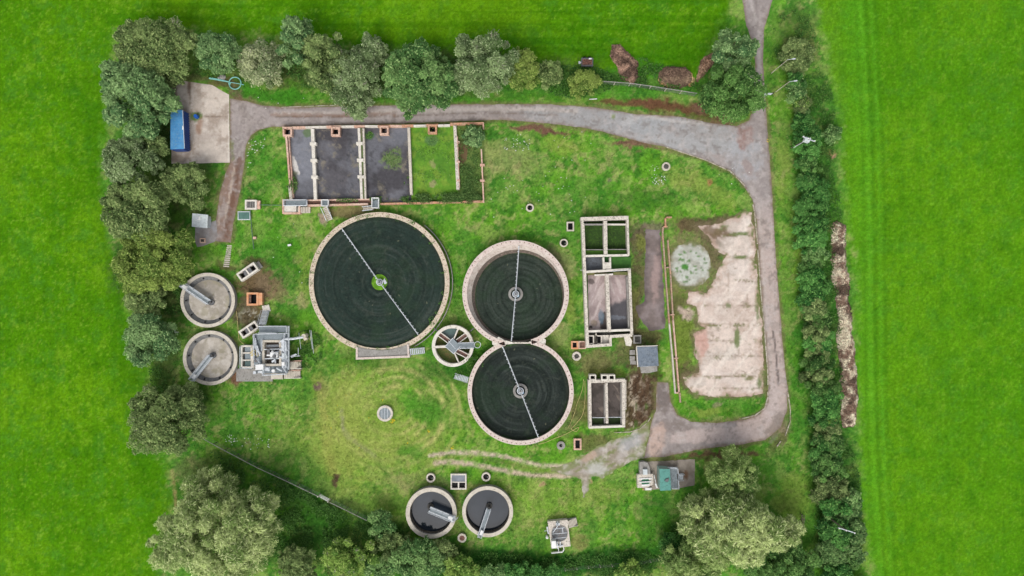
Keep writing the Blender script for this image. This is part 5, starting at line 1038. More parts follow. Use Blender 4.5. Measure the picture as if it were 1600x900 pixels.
t = T('valve_block', 'whitish stepped concrete block with a round green cover, left of the green kiosk', 'chamber', 1008, 745)
t.part('lower_block', MB().qpx([(996,741.6),(1020.6,740.6),(1021,757),(1011,762),(996.2,762.4)], -.1, 1.0), M['lichen']); t.part('upper_block', MB().qpx([(999.4,722.6),(1006,721.6),(1012,723.4),(1015.6,732),(1016.4,740.8),(999.6,741.5)], -.1, 1.2), M['grey'])
t.part('green_cover', MB().cyl(P(1008.4,753,1.0), 6.4/8, .9, 1.03, 32), M['greenpit']); split_part(t, 'white_bar', MB().wall(999,753.8,1017.6,752.6,1.5,1.0,1.2).wall(998,748.4,1019,747.4,1.6,1.0,1.12), M['paint']); split_part(t, 'white_bar', MB().wall(1003,758.6,1015,757.6,2.4,1,1.1), M['paint'])
t.part('control_box', MB().bpx(1005,733.6,1011.6,742,.9,1.7), M['whiteroof']); t.part('outlet', MB().bpx(1008.6,762.4,1018,766,.0,.6), M['paint']); t.part('yellow_valve', MB().cyl(P(1004.6,764.6,.5), .12, 0, .7), nmat('yellow_paint', S(210,205,90), S(190,180,70))); t.part('side_pipe', MB().tube([P(1022,742,.9),P(1026,761,.9)], .07).tube([P(1024,755,1),P(1027,762,1)], .16), M['paint'])

# ---------------- poles, fences, gate, trailer
def fence(name, label, pts, h=1.9, tilt=0, col='galv', step=2.6, mesh=True):
    t = T(name, label, 'fence', *pts[0]); w_ = MB(); k = 0
    for a, b in zip(pts[:-1], pts[1:]):
        A, B = P(*a, h), P(*b, h); L = (B-A).length; n = max(1, round(L/step))
        for i in range(n):
            q = A.lerp(B, i/n); t.part('post', MB().tube([(q.x, q.y, -.2), (q.x, q.y, h+.08)], .06, 6), M['wood'] if col == 'wood' else M['conc']); k += 1
        for zz in (h, h*.75, h*.5, h*.25, .1): w_.tube([(A.x, A.y, zz), (B.x, B.y, zz)], .018 if mesh else .012, 3)
        if mesh:
            m2 = int(L/.45)
            for i in range(m2):
                q = A.lerp(B, i/m2); q2 = A.lerp(B, (i+1)/m2); w_.tube([(q.x, q.y, 0), (q2.x, q2.y, h)], .012, 3)
    t.part('wire_mesh', w_, M['pipe'] if col == 'wood' else M['steel'])
    if mesh:
        for a, b in zip(pts[:-1], pts[1:]): t.part('top_rail', MB().tube([P(*a, h), P(*b, h)], .07, 6), M['grey'])
    return t
fence('wire_fence', 'green grey wire fence running diagonally past the big willow at lower left', [(315.6,684.8),(350,703.6),(402,731),(445.6,751),(500,777)], col='wood')
fence('wire_fence', 'thin wire fence beyond the little gate, heading down right into the thicket', [(515,785),(540,797),(573,813.4)], col='wood')
fence('wire_fence', 'wire fence above the top road between the brown heaps', [(937.6,126.6),(984.9,130),(1017.5,134.5),(1089.5,145.8)])
fence('wire_fence', 'faint wire fence through the undergrowth at the bottom edge', [(846.7,896),(920,888),(994,883),(1040,874)], h=1.5, mesh=False)
t = T('small_gate', 'little pale gate in the diagonal wire fence', 'gate', 507, 780); A, B = P(497,775.4,1.6), P(513,783.6,1.6); g = MB()
for zz in (.3,.75,1.2,1.6): g.tube([(A.x,A.y,zz),(B.x,B.y,zz)], .05)
t.part('gate_frame', g, M['paint']); t.part('post', MB().tube([(A.x,A.y,-.1),(A.x,A.y,2)], .1, 8), M['conc']); t.part('post', MB().tube([(B.x,B.y,-.1),(B.x,B.y,2)], .1, 8), M['conc'])
t = T('field_gate', 'open grey metal gate standing across the verge beside the dark tree and the road', 'gate', 1197, 148); A, B = P(1186,148.6,1.2), P(1208,145.6,1.2); g = MB()
for i in range(6): g.tube([(A.x,A.y,.25+.19*i),(B.x,B.y,.25+.19*i)], .045, 6)
for f in (0,.5,1): q = A.lerp(B, f); g.tube([(q.x,q.y,.2),(q.x,q.y,1.25)], .045)
d = (B-A).normalized(); t.part('gate_frame', g, M['galv']); t.part('post', MB().tube([(B.x,B.y,-.1),(B.x,B.y,1.5)], .12, 8), M['dark']); t.part('notice_panel', MB().box(((A.x+B.x)/2,(A.y+B.y)/2), 1.7, .34, 1.15, 1.2, math.atan2(d.y,d.x)), M['galv'])
def lamp(label, bx, by, tx, ty):
    rb_, rt = math.hypot(bx-800, by-450), math.hypot(tx-800, ty-450); h = H*(1-rb_/rt); b = P(bx, by, 0)
    t = T('lamp_post', label, 'lamp post', bx, by); t.part('pole', MB().tube([b, b+Vector((0,0,h))], .075, 8, .05), M['conc']); t.part('lamp_arm', MB().tube([b+Vector((0,0,h)), b+Vector((.9,.1,h+.15))], .04), M['galv']); t.part('lamp_head', MB().box((b.x+1.1, b.y+.12), .6, .22, h+.08, h+.2, .1), M['galv'])
lamp('tall thin pale post rising beside the open metal gate', 1212, 143.5, 1231, 124.5); lamp('tall thin pale post in the verge above the open metal gate', 1205, 114.5, 1230, 92.7)
def pole(label, tx, ty, h, arm, ang, tr):
    q = P(tx, ty, h); px, py = q.x*8+800, 450-q.y*8; t = T('utility_pole', label, 'utility pole', px, py); b = Vector((q.x, q.y, 0)); r = R(ang); d = Vector((math.cos(r), math.sin(r), 0))
    t.part('pole', MB().tube([b, b+Vector((0,0,h))], .15, 10, .11), M['wood']); ca = t.part('crossarm', MB().box((b.x, b.y), arm, .14, h-.25, h-.1, r), M['galv'])
    for f in (-.46, -.05, .46): p = b+d*arm*f; t.part('insulator', MB().cyl((p.x, p.y), .1, h-.1, h+.15, 10, .13), M['paint'], ca)
    if tr:
        t.part('transformer', MB().box((b.x-.1, b.y-.05), .95, .75, h-1.3, h-.3, r).cyl((b.x-.3, b.y+.1), .12, h-.3, h+.05, 8).cyl((b.x+.25, b.y+.1), .12, h-.3, h+.05, 8), M['whiteroof']); t.part('stay', MB().tube([b+Vector((0,0,h-1)), b+Vector((-1.2,-.8,h-4))], .05), M['galv'])
pole('utility pole with a white transformer box standing in the hedge right of the road', 1264, 217, 8, 2.4, -22, True); pole('utility pole with a long bare crossarm in the hedge at the lower right', 1323, 829, 8.5, 3.2, -17, False)
t = T('stile', 'small grey timber stile in the grass right of the big pale willow', 'stile', 1254, 811); t.part('frame', MB().tube([P(1253,804,.9),P(1255,818,.9)], .08).tube([P(1257,805,.9),P(1257,816,.9)], .06).wall(1252,811,1258,812,2,.5,.62), M['wood']); t.part('post', MB().cyl(P(1254,805,1),.08,-.1,1.1).cyl(P(1256,817,1),.08,-.1,1.1), M['wood'])
t = T('trailer', 'small grey trailer loaded with rusty brown scrap above the top road', 'trailer', 916, 97)
t.part('body', boxwall(MB(), 908.5, 90.4, 926.8, 102.6, 1.3, .45, 1.3), M['steel']); t.part('load', MB().bpx(909.5, 91.4, 925.8, 101.6, .45, 1.0).cyl(P(917,97,1.2), .5, .9, 1.35, 8, .2), M['rust']); t.part('drawbar', MB().tube([P(908.6,97.5,.6), P(904.6,98,.6)], .09).box(P(905.5,97.8,.6)[:2], .35, .5, .4, .7), M['galv'])
for x, y in ((913,90),(913,103),(921,90),(921,103)): t.part('wheel', MB().tube([P(x,y-1.0,.4), P(x,y+1.0,.4)], .33, 14), M['black'])
t.part('tool_box', MB().bpx(920,90.6,924.4,92.4,1.3,1.5), M['paint'])

# ---------------- heaps of cut brush and straw
def heap(name, label, cat, poly, h, cols, n, sd, size=.38, rag=5):
    cx = sum(p[0] for p in poly)/len(poly); cy = sum(p[1] for p in poly)/len(poly); loc = P(cx, cy, 0)
    x0, x1 = min(p[0] for p in poly)-4, max(p[0] for p in poly)+4; y0, y1 = min(p[1] for p in poly)-4, max(p[1] for p in poly)+4
    X, Y = np.meshgrid(np.arange(x0, x1, 1.6), np.arange(y0, y1, 1.6), indexing='ij'); nx_, ny_ = X.shape; X, Y = X.ravel(), Y.ravel()
    def hf(X, Y):
        d = -poly_dist(X, Y, poly)+(fbm(X, Y, 9, seed=sd, oct=3)-.5)*rag
        return ss(-1, 9, d)*h*(.45+.75*fbm(X, Y, 12, seed=sd+1, oct=4, gain=.75))-.06, d
    Z, D = hf(X, Y); I_ = (np.arange(nx_-1)[:, None]*ny_+np.arange(ny_-1)[None, :]).ravel()
    keep = (D[I_] > -2); F = np.stack([I_, I_+1, I_+ny_+1, I_+ny_], 1)[keep]
    def cf(X, Y, z):
        C = np.tile(S(*cols[0]), (X.size, 1)); C = mixc(C, S(*cols[1]), ss(.42, .6, fbm(X, Y, 14, seed=sd+2, oct=4, gain=.7))); C = mixc(C, S(*cols[2]), ss(.55, .68, fbm(X, Y, 20, seed=sd+3, oct=4))); return C
    t = T(name, label, cat, cx, cy); C = cf(X, Y, Z)*.6
    npmesh('mound', np.stack([(X-800)/8, (450-Y)/8, Z], 1), F, M['debris'], C, parent=t.o, loc=t.loc)
    px = RNG.uniform(x0, x1, n*3); py = RNG.uniform(y0, y1, n*3); z, D = hf(px, py); k = D > 0; px, py, z = px[k][:n], py[k][:n], z[k][:n]; m = len(px)
    nr = rnd3(m)*.7+np.array([0, 0, .9]); nr /= np.linalg.norm(nr, axis=1, keepdims=True)
    V, F2 = leafcards(np.stack([(px-800)/8, (450-py)/8, z+RNG.uniform(.02, .22, m)], 1), nr, rnd3(m), size*RNG.uniform(.7, 2.0, m), size*RNG.uniform(.15, .4, m))
    c = cf(px, py, z)*RNG.uniform(.6, 2.0, m)[:, None]; o = npmesh('cut_stems', V, F2, M['debris'], np.repeat(c, 4, axis=0), parent=t.o, loc=t.loc); o['kind'] = 'stuff'; return t
def zp(pts, s_, ox, oy): return [(ox+x/s_, oy+y/s_) for x, y in pts]
heap('brush_heap', 'elongated reddish brown heap of cut brush, leftmost of the heaps above the top road', 'heap', zp([(425,135),(480,138),(540,190),(602,250),(608,330),(612,380),(560,395),(490,372),(470,300),(412,215)], 4.444, 860, 40), 1.6, ((122,96,84),(160,130,112),(92,74,64)), 2600, 701)
heap('straw_heap', 'round dark heap edged with golden straw, middle one of the heaps above the top road', 'heap', zp([(752,330),(790,285),(850,285),(930,290),(975,330),(992,395),(940,412),(860,428),(790,420),(755,395)], 4.444, 860, 40), 1.7, ((112,92,78),(136,116,96),(92,78,66)), 2600, 711)
heap('straw_litter', 'golden straw spilt at the bottom left edge of the round dark heap', 'straw', zp([(752,370),(800,380),(815,420),(770,415)], 4.444, 860, 40), .5, ((226,190,140),(240,206,150),(200,160,110)), 300, 716, .3, 3)
heap('straw_litter', 'golden straw spilt at the right edge of the round dark heap', 'straw', zp([(940,320),(985,330),(992,400),(960,410),(935,380)], 4.444, 860, 40), .7, ((222,184,128),(238,204,150),(190,150,104)), 400, 718, .3, 3)
heap('brush_heap', "narrow slanting brown heap half hidden under the dark tree beside the lane", 'heap', zp([(1125,190),(1165,215),(1140,260),(1090,300),(1050,345),(1012,385),(1015,340),(1040,290),(1040,240),(1090,215)], 4.444, 860, 40), 1.2, ((142,112,92),(168,138,114),(110,88,70)), 1200, 721)
heap('brush_windrow', 'long pale brown windrow of hedge cuttings between the right hedge and the field', 'windrow', zp([(300,30),(325,15),(360,40),(356,120),(362,250),(378,290),(366,380),(388,450),(384,530),(402,620),(400,690),(415,720),(414,860),(408,900),(400,975),(355,978),(345,900),(340,700),(325,600),(330,500),(322,400),(318,330),(300,270),(298,150)], 3, 1200, 340), 1.5, ((138,114,98),(222,208,182),(98,82,70)), 9000, 731)
# ================================================================ trees and shrubs
def crown_cards(cx, cy, rx, ry, zc, hz, cols, dens, leaf, lobes, sd, stretch=1.6, droop=0, gap=.0, z0=None, asp=.5, bright=1.0):
    """leaf cards spread through overlapping clumps; pixel radii are as seen from the drone"""
    rs = np.random.default_rng(sd); c = P(cx, cy, zc); kk = (H-zc)/H/8; RX, RY = rx*kk, ry*kk; area = math.pi*RX*RY; Rm = math.sqrt(RX*RY)
    nb = lobes; i = np.arange(nb)+.5; ph = np.arccos(1-i/nb*1.25); th = math.pi*(1+5**.5)*i+rs.uniform(0, 6)
    ph = ph+rs.normal(0, .12, nb); br = Rm*rs.uniform(.13, .42, nb)*(14/nb)**.28; f = 1-br/Rm*.75+rs.normal(0, .1, nb)
    B = np.stack([c.x+RX*f*np.sin(ph)*np.cos(th), c.y+RY*f*np.sin(ph)*np.sin(th), zc+hz*f*np.cos(ph)], 1)
    n = int(area*dens); w_ = br**2; w_ /= w_.sum(); bi = rs.choice(nb, n, p=w_)
    u = rs.normal(size=(n, 3)); u /= np.linalg.norm(u, axis=1, keepdims=True); u[:, 2] = np.where(u[:, 2] < -.2, -u[:, 2], u[:, 2])
    rad = br[bi]*(.45+.65*rs.random(n)**.5)*(1+.22*np.sin(u[:, 0]*7+bi)*np.cos(u[:, 1]*6+bi))
    p = B[bi]+u*rad[:, None]*np.array([1, 1, min(1.1, hz/Rm+.2)])
    # inner fill
    m = n//5; q = rs.normal(size=(m, 3)); q /= np.linalg.norm(q, axis=1, keepdims=True); q[:, 2] = np.abs(q[:, 2])*.7; q = np.array([c.x, c.y, zc])+q*np.array([RX, RY, hz])*(rs.random(m)**.4*.72)[:, None]
    p = np.concatenate([p, q]); u = np.concatenate([u, rs.normal(size=(m, 3))]); bi = np.concatenate([bi, rs.integers(0, nb, m)]); n += m
    nr = u*.75+rs.normal(size=(n, 3))*.42+np.array([0, 0, .85]); nr /= np.linalg.norm(nr, axis=1, keepdims=True)
    if droop: dr = u+rs.normal(size=(n, 3))*.45
    else: dr = rs.normal(size=(n, 3))
    L = leaf*rs.uniform(.6, 1.35, n)*stretch; Wd = leaf*rs.uniform(.6, 1.2, n)*asp*1.3
    V, F = leafcards(p, nr, dr, L, Wd)
    tint = rs.random(nb)[bi]*.65+rs.random(n)*.35; tint = ss(.15, .85, tint)
    C = np.asarray(S(*cols[0]))*(1-tint[:, None])+np.asarray(S(*cols[1]))*tint[:, None]; C = mixc(C, S(*cols[2]), (rs.random(n) < .18)*.8); C *= rs.uniform(.8, 1.45, n)[:, None]*np.array([1.04, 1.08, 1.06])*bright
    return V, F, np.repeat(C, 4, axis=0), B, br, c
KT = {'olive': ((84,104,58),(128,146,88),(160,172,112)), 'green': ((70,106,56),(116,148,86),(150,176,112)), 'dark': ((58,94,44),(98,136,68),(130,162,92)), 'blue': ((76,110,66),(126,154,98),(156,180,122)),
      'grey': ((92,112,70),(134,152,104),(170,182,138)), 'yellow': ((90,114,50),(134,152,74),(164,176,98)), 'willow': ((112,134,72),(174,186,122),(212,216,160)), 'willowd': ((86,114,56),(142,162,94),(182,194,128)),
      'pale': ((114,130,88),(168,172,130),(196,196,160)), 'hedge': ((46,92,40),(88,138,66),(120,164,86)), 'lime': ((86,120,50),(132,158,74),(168,186,104))}
TK = [0]
def tree(label, cx, cy, rx, ry, h, kind, dens=95, leaf=.34, lobes=16, twigs=0, name='tree', cat='tree', group=None, droop=0, stretch=1.6, extra=(), asp=.5, base=None):
    TK[0] += 1; sd = 900+TK[0]; rr = (rx+ry)/16; zc = h*.55; hz = h*.42
    q = P(cx, cy, zc); px, py = q.x*8+800, 450-q.y*8
    t = T(name, label, cat, px, py, group); Vs, Fs, Cs = [], [], []; off = 0; allB = []
    rq = random.Random(sd*3); side = []
    if lobes >= 9 and not droop:
        for _ in range(4 if lobes > 12 else 3):
            a = rq.uniform(0, 6.28); f = rq.uniform(.34, .52); side.append((cx+rx*(1.04-f*.8)*math.cos(a), cy+ry*(1.04-f*.8)*math.sin(a), rx*f, ry*f, max(5, lobes//3), rq.uniform(.6, .9)))
        rx *= .93; ry *= .93
    extra = tuple(extra)+tuple(side); leaf *= rq.uniform(.82, 1.15)
    for (ax, ay, arx, ary, lb, hk) in ((cx, cy, rx, ry, lobes, 1.0),)+tuple(extra):
        V, F, C, B, br, c = crown_cards(ax, ay, arx, ary, zc*hk, hz*hk, KT[kind], dens, leaf, lb, sd*7+len(allB), stretch, droop, asp=asp, bright=1.12 if droop else 1.12); Vs.append(V); Fs.append(F+off); Cs.append(C); off += len(V); allB.append((B, br))
    npmesh('crown', np.concatenate(Vs), np.concatenate(Fs), M['leaf'], np.concatenate(Cs), parent=t.o, loc=t.loc)
    b = t.loc; mb = MB(); tr = max(.12, h*.03); mb.tube([b+Vector((0,0,-.2)), b+Vector((.1,.05,h*.25)), b+Vector((.05,.1,h*.5))], tr, 9, tr*.6)
    B, br = allB[0]
    for i in range(0, len(B), 2): mb.tube([b+Vector((.05,.1,h*.3+.02*i*h/10)), (Vector(B[i])+b)*.5+Vector((0,0,-.3)), Vector(B[i])], tr*.45, 5, .03)
    for (B2, _), e in zip(allB[1:], extra):
        for i in range(0, len(B2), 3): mb.tube([b+Vector((0,0,h*.25)), (Vector(B2[i])+b)*.5+Vector((0,0,.4)), Vector(B2[i])], tr*.4, 5, .04)
    t.part('trunk', mb, M['bark'])
    if twigs:
        rs = random.Random(sd)
        for i in range(twigs):
            j = rs.randrange(len(B)); s = Vector(B[j]); o = (s-b); o.z *= .4; o.normalize(); mb = MB()
            for k in range(3):
                d = (o+Vector((rs.uniform(-.8,.8), rs.uniform(-.8,.8), rs.uniform(.1,.9)))).normalized(); e = s+d*br[j]*rs.uniform(.9, 1.25); mid = s.lerp(e, .5)+Vector((rs.uniform(-.2,.2), rs.uniform(-.2,.2), .15)); mb.tube([s, mid, e], .055, 4, .02); mb.tube([mid, mid+(d+Vector((rs.uniform(-.7,.7), rs.uniform(-.7,.7), .2)))*br[j]*.5], .03, 3, .012)
            t.part('bare_branch', mb, M['twig'])
    return t
tree('broad olive tree at the top left corner, wider than tall in view', 248, 75, 64, 47, 9, 'olive', lobes=22, twigs=5)
tree('grey green tree between the olive corner tree and the pale sparse tree', 340, 85, 37, 33, 7, 'blue')
tree('large bluish green tree hiding part of the blue container', 213, 158, 61, 58, 10, 'blue', lobes=22, leaf=.38)
tree('pale sparse tree right of the coiled aqua hose', 408, 102, 36, 38, 6, 'pale', dens=60, twigs=8, leaf=.28)
tree('narrow bluish tree reaching furthest up in the top row', 462, 72, 27, 42, 9, 'blue', lobes=12)
tree('olive yellow tree in the middle of the top left clump', 508, 96, 37, 46, 8.5, 'olive', lobes=14)
tree('greyish twiggy tree standing against the top road above the drying beds', 558, 130, 44, 50, 8, 'grey', dens=85, twigs=14, lobes=16)
tree('small greyish tree behind the twiggy tree on the field side', 583, 80, 24, 26, 6, 'grey', dens=80, twigs=3, lobes=10)
tree('mid green tree overhanging the top road left of centre', 645, 118, 50, 50, 10, 'green', lobes=20, leaf=.38, extra=((640,163,16,22,8,.55),(690,130,28,35,9,.75)))
tree('olive grey tree with bare whitish twigs in its crown', 755, 104, 52, 48, 10, 'grey', dens=95, twigs=26, lobes=20)
tree('rounded yellow green tree right of the whitish twigged tree', 820, 113, 28, 35, 6, 'yellow', lobes=12)
tree('small dark round bush at the right end of the top tree row', 858, 116, 19, 23, 4, 'olive', lobes=9, name='bush', cat='bush')
tree('light yellow green bush below the trailer', 912, 130, 25, 25, 4, 'yellow', lobes=11, leaf=.28, name='bush', cat='bush')
tree('bluish green tree beside the lane at the top right', 1145, 80, 36, 32, 8, 'blue', lobes=14)
tree('dense dark green tree at the junction of the lane and the top road', 1142, 148, 48, 47, 9.5, 'dark', lobes=20, twigs=3)
tree('grey green tree just below the blue container', 206, 252, 48, 34, 7, 'grey', lobes=14, dens=100)
tree('mid olive tree below the concrete yard, beside the brown track', 293, 290, 38, 33, 5.5, 'olive', lobes=13)
tree('dark olive tree in the left belt, left of the white kiosk', 222, 328, 54, 50, 8, 'olive', lobes=18)
tree('yellowish olive tree in the left belt just above the two empty round tanks', 240, 405, 62, 52, 8.5, 'yellow', lobes=22, dens=100)
tree('small bluish tree left of the two empty round tanks', 236, 528, 44, 42, 6, 'blue', lobes=14)
tree('large grey olive tree below the two empty round tanks', 262, 658, 61, 58, 9, 'olive', lobes=22, twigs=4)
tree('huge pale silvery willow at the lower left corner', 348, 835, 84, 70, 13, 'willow', dens=105, leaf=.36, lobes=44, droop=1, stretch=2.2, asp=.34, extra=((275,845,38,45,14,.85),(330,765,45,34,12,.7),(395,800,42,40,14,.85)))
tree('pale willow crown topmost of the lower right group, below the right bend of the road', 1142, 738, 38, 36, 9, 'willowd', dens=100, leaf=.34, lobes=18, droop=1, stretch=2.2, asp=.36, extra=((1130,778,42,24,10,.8),(1162,762,22,26,7,.8)))
tree('largest pale willow in the middle of the lower right group', 1142, 826, 72, 54, 12, 'willow', dens=105, leaf=.36, lobes=34, droop=1, stretch=2.2, asp=.34, extra=((1085,815,26,36,10,.8),(1205,832,36,28,10,.7),(1232,824,22,14,7,.5),(1082,792,20,20,6,.7),(1160,852,40,30,12,.95)))
tree('willow crown cut by the bottom edge at the left of the lower right group', 1082, 876, 50, 34, 9, 'willowd', dens=100, leaf=.34, lobes=18, droop=1, stretch=2.2, asp=.36)
tree('dark green tree behind the largest pale willow at the bottom edge', 1215, 880, 62, 34, 7, 'dark', lobes=18)
tree('pale yellow green tree with bare arching branches at the bottom edge', 548, 868, 44, 30, 6, 'lime', dens=60, twigs=16, lobes=14, leaf=.28)
tree('olive bush right beside the huge silvery willow', 468, 878, 32, 30, 5, 'olive', lobes=11, name='bush', cat='bush', dens=80)
tree('dark olive bush at the lower end of the diagonal fence', 598, 820, 24, 22, 4, 'green', lobes=9, name='bush', cat='bush', dens=80)
tree('green tree just below the left dark water tank', 655, 872, 44, 32, 5.5, 'green', lobes=15, dens=90)
tree('yellowish green bush below the right dark water tank at the bottom edge', 720, 886, 34, 22, 4, 'lime', lobes=11, name='bush', cat='bush', dens=80)
tree('dark low bush at the bottom edge below the round grating plinth', 830, 894, 55, 16, 3, 'hedge', lobes=12, name='bush', cat='bush')
tree('yellow green bush at the bottom edge left of the lower right willows', 982, 891, 24, 14, 3.5, 'lime', lobes=8, name='bush', cat='bush')
tree('dark bush with brownish centre at the top of the right verge', 1242, 86, 28, 32, 2.5, 'olive', lobes=10, name='bush', cat='bush', dens=60)
tree('round green bush in the long grass between the utility pole and the field', 1300, 208, 17, 18, 2.0, 'green', lobes=8, name='bush', cat='bush', dens=70)
tree('dark shrub growing over the right hand overgrown drying bed', 737, 214, 18, 18, 2.6, 'blue', lobes=9, name='bush', cat='bush')
tree('green bush filling the corner between the two dark water tanks and the thicket', 612, 852, 34, 24, 4, 'olive', lobes=12, name='bush', cat='bush', dens=80)
tree('dark green bush at the bottom edge left of the green tree', 588, 886, 30, 18, 3.5, 'green', lobes=10, name='bush', cat='bush', dens=80)
tree('olive bush right below the green tree at the bottom edge', 690, 862, 26, 18, 3.5, 'olive', lobes=10, name='bush', cat='bush', dens=75)
tree('low green bush at the bottom edge between the yellowish bush and the dark low bush', 768, 893, 30, 12, 2.6, 'green', lobes=8, name='bush', cat='bush', dens=70)
tree('dark green bush in the nettles left of the lower right willows', 1048, 852, 26, 22, 3, 'hedge', lobes=10, name='bush', cat='bush', dens=60)
tree('grey olive tree filling the gap above the mid olive tree, left of the concrete yard', 240, 228, 22, 18, 5, 'olive', lobes=8)
tree('dark olive tree between the corner tree and the bluish tree', 268, 116, 26, 20, 6, 'olive', lobes=9)
tree('olive tree in the left belt between the bluish small tree and the yellowish one', 232, 468, 34, 24, 5, 'olive', lobes=10)
# right hedge: one continuous hedgerow, foliage in many clumps
def hedge(label, pts, kind, dens=90, h=2.6, leaf=.36):
    t = T('hedgerow', label, 'hedge', pts[0][0], pts[0][1]); Vs, Fs, Cs = [], [], []; off = 0; tk = MB()
    for i, (x, y, r, kd) in enumerate(pts):
        V, F, C, B, br, c = crown_cards(x, y, r, 17+random.uniform(-3, 5), h*random.uniform(.3, .75), h*random.uniform(.35, .8), KT[kd or kind], dens, leaf*random.uniform(.8, 1.15), 9, 1500+i+int(x), bright=random.uniform(.85, 1.3)); Vs.append(V); Fs.append(F+off); Cs.append(C); off += len(V)
        q = P(x, y, 1); tk.tube([(q.x, q.y, -.1), (q.x+.1, q.y, h*.7)], .09, 5, .03)
        for b_ in B[::3]: tk.tube([(q.x, q.y, .4), tuple(b_)], .04, 4, .015)
    npmesh('foliage', np.concatenate(Vs), np.concatenate(Fs), M['leaf'], np.concatenate(Cs), parent=t.o, loc=t.loc); t.part('stems', tk, M['bark'])
def track_x(y): return float(np.interp(y, [125,200,280,400,500,600,700,800,900], [1246,1257,1265,1268,1272,1280,1293,1302,1310]))
pts = []
y = 128
while y < 915:
    r = float(np.interp(y, [120,180,260,420,600,700,900], [12,16,21,24,25,31,34])); pts.append((track_x(y)+random.uniform(-7,5), y, r*random.uniform(.65,1.2), random.choice([None,None,None,'dark','green','olive'])))
    if y > 680 and random.random() < .6: pts.append((track_x(y)+r*.9, y+6, r*.5, 'green'))
    y += 17
hedge('long dark green hedgerow running down the right side between lane and field', pts, 'hedge')
tree('small yellow leaved bush in the right hedge near the end of the windrow', 1294, 656, 10, 16, 3, 'lime', lobes=7, name='bush', cat='bush', leaf=.3)
tree('pale olive bush emerging from the top end of the right hedge', 1250, 160, 12, 14, 2.8, 'lime', lobes=7, name='bush', cat='bush', dens=70, leaf=.3)
# undergrowth that nobody could count
def weedcol(c0, c1):
    def f(X, Y, z):
        k = RNG.random(X.size); C = S(*c0)*(1-k[:, None])+S(*c1)*k[:, None]; C = C*RNG.uniform(.7, 1.25, X.size)[:, None]; return C
    return f
scatter_stuff('undergrowth', 'dark nettles and brambles under and around the trees', 'undergrowth', [
    (470,800,90,34,30,6000),(490,850,90,44,20,8000),(600,840,50,30,20,3600),(760,878,150,16,3,6000),(950,884,120,22,-3,6500),(1050,848,44,30,-30,4200),(1075,805,14,34,0,1000),(255,565,22,60,0,2600),(285,620,40,16,0,1400),
    (270,470,26,22,0,900),(270,200,40,100,0,4000),(235,420,60,60,0,3000),(620,115,320,28,1,13000),(900,128,60,26,0,3600),(1010,112,30,22,0,1500),(1010,130,100,10,6,2200),(1240,60,34,50,0,3600),
    (1275,200,30,90,0,4500),(1290,480,32,220,0,9000),(1310,800,36,120,0,8000),(345,740,40,34,30,2200),(480,545,26,30,0,2000),(345,745,40,20,0,1000),(455,760,110,9,29,2600)], .34, .7, weedcol((54,98,42),(104,150,68)))
scatter_stuff('bed_weeds', 'weeds and saplings overgrowing the right and lower edges of the drying beds', 'weeds', [
    (733,265,18,48,0,2600),(690,310,66,9,-1,3200),(640,290,9,14,0,500),(460,290,6,14,0,350),(564,255,2.5,55,-2,500),(577,212,7,6,0,260),(735,205,18,8,0,700),(600,313,20,5,0,400),(614,249,14,14,0,260),(676,255,34,56,0,1600)], .26, 1.0, weedcol((74,122,50),(136,174,92)), avoid=False)
scatter_stuff('filter_weeds', 'green weeds sprouting on the rims of the filters', 'weeds', [
    *[(592.5+102.5*math.cos(a), 441.5+102.5*math.sin(a), 3+abs(math.sin(a*9))*2, 2.2+abs(math.cos(a*5)), 0, int(26+40*abs(math.sin(a*3.3)))) for a in [i*.157 for i in range(40)]],*[(813.4+76.5*math.cos(a), 612.6+76.5*math.sin(a), 2.4, 2, 0, int(18*abs(math.sin(a*3.3)))) for a in [i*.3 for i in range(21)]],(678,502,7,9,-30,360),(484,440,3,6,0,160),(648,349,6,4,30,200),(560,339,30,2,0,260),(832,691,9,4,0,300),(742,568,14,14,0,900),(700,582,36,5,0,300),(730,560,10,10,0,300)], .24, 2.0, weedcol((60,112,40),(112,156,70)))
def tuftcol(X, Y, z):
    C, _ = ground_col(X, Y); return C*RNG.uniform(.8, 1.45, X.size)[:, None]
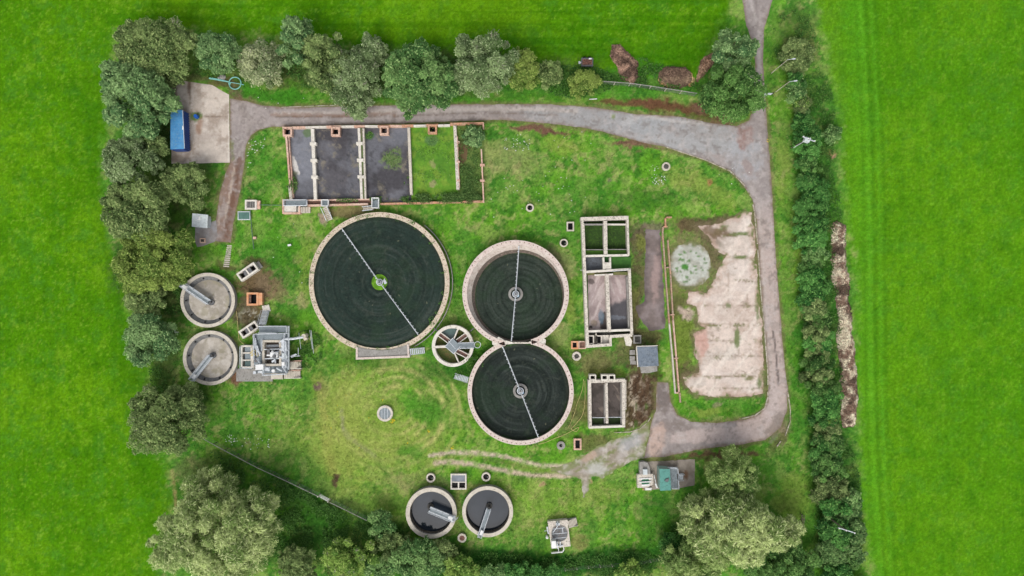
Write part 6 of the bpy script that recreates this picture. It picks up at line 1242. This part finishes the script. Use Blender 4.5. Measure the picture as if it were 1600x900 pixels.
def rough_grass():
    n = 90000; X = RNG.uniform(190, 1345, n); Y = RNG.uniform(60, 898, n); k = (poly_dist(X, Y, COMP) < -4)
    for p in SHEETS: k &= poly_dist(X, Y, p) > 1.5
    for (cx, cy, r) in ((592.5,441.5,114),(CU[0],CU[1],85),(CL[0],CL[1],85),(707,540.6,34),(324,469,44),(328,559,44),(674,802,41),(762,800,41),(601,646,13)): k &= np.hypot(X-cx, Y-cy) > r
    for (x0, y0, x1, y1) in ((440,190,758,335),(906,336,990,544),(917,584,980,670),(371,508,472,594),(854,810,903,866),(553,536,665,563),(993,538,1032,584),(380,412,412,436),(375,500,404,530),(382,455,412,480),(370,310,407,345),(1033,338,1064,630),(884,345,898,362),(890,531,917,547),(895,684,910,705),(703,739,730,766),(264,170,292,238),(996,720,1070,768)): k &= ~((X > x0) & (X < x1) & (Y > y0) & (Y < y1))
    X, Y = X[k], Y[k]; n = len(X); cen = np.stack([(X-800)/8, (450-Y)/8, RNG.uniform(-.02, .16, n)], 1); nr = rnd3(n)*.9+np.array([0, 0, .8]); nr /= np.linalg.norm(nr, axis=1, keepdims=True)
    V, F = leafcards(cen, nr, rnd3(n), RNG.uniform(.2, .6, n), RNG.uniform(.06, .16, n)); o = npmesh('rough_grass', V, F, M['leaf'], np.repeat(tuftcol(X, Y, 0), 4, axis=0)); props(o, 'unmown tufts of grass inside the works', 'grass', kind='stuff')
rough_grass()
def flowers(name, label, regions, size, mat, z):
    Vs = MB()
    for cx, cy, rx, ry, n in regions:
        for _ in range(n):
            r = random.random()**.6; a = random.random()*6.28; q = P(cx+rx*r*math.cos(a), cy+ry*r*math.sin(a), z); s = size*random.uniform(.6, 1.3)
            Vs.add([(q.x-s, q.y, z), (q.x, q.y-s*.8, z+.03), (q.x+s, q.y, z), (q.x, q.y+s*.8, z-.02)], [(0,1,2,3)])
    o = Vs.build(name, mat); props(o, label, 'flowers', kind='stuff')
scatter_stuff('wall_creeper', 'ivy and scrub spilling over the lower right walls of the drying beds', 'creeper', [(690,311,62,7,-1,3400),(650,312,20,9,0,900),(735,312,20,8,0,900),(737,296,16,16,0,900),(731,240,16,44,0,1500),(455,292,5,12,0,300),(600,312,22,4,0,420),(545,314,18,3,0,260)], .28, .6, weedcol((60,100,46),(120,150,84)), zb=.75, avoid=False)
flowers('white_flowers', 'white wildflower heads scattered in the grass', [(397,228,9,12,16),(408,222,10,10,12),(388,250,4,14,8),(1030,280,12,10,34),(1022,264,8,6,10),(808,225,22,16,34),(860,300,60,40,26),(770,300,40,40,12),(390,690,40,14,26),(362,687,12,8,14),(1150,270,30,20,6),(470,440,60,100,10),(440,160,60,10,5),(900,230,60,30,8)], .11, nmat('white_petals', S(235,238,230), S(220,222,214), bump=0), .32)
flowers('yellow_flowers', 'yellow ragwort flower heads', [(613.5,658,4,3.5,26),(669.5,673,2.5,2.5,8),(707.5,700,3,3.5,12),(598.5,625,1.5,2,4),(637,692,1.5,1.5,3),(1200,220,3,3,8),(540,660,60,60,10)], .1, M['yellow'], .5)
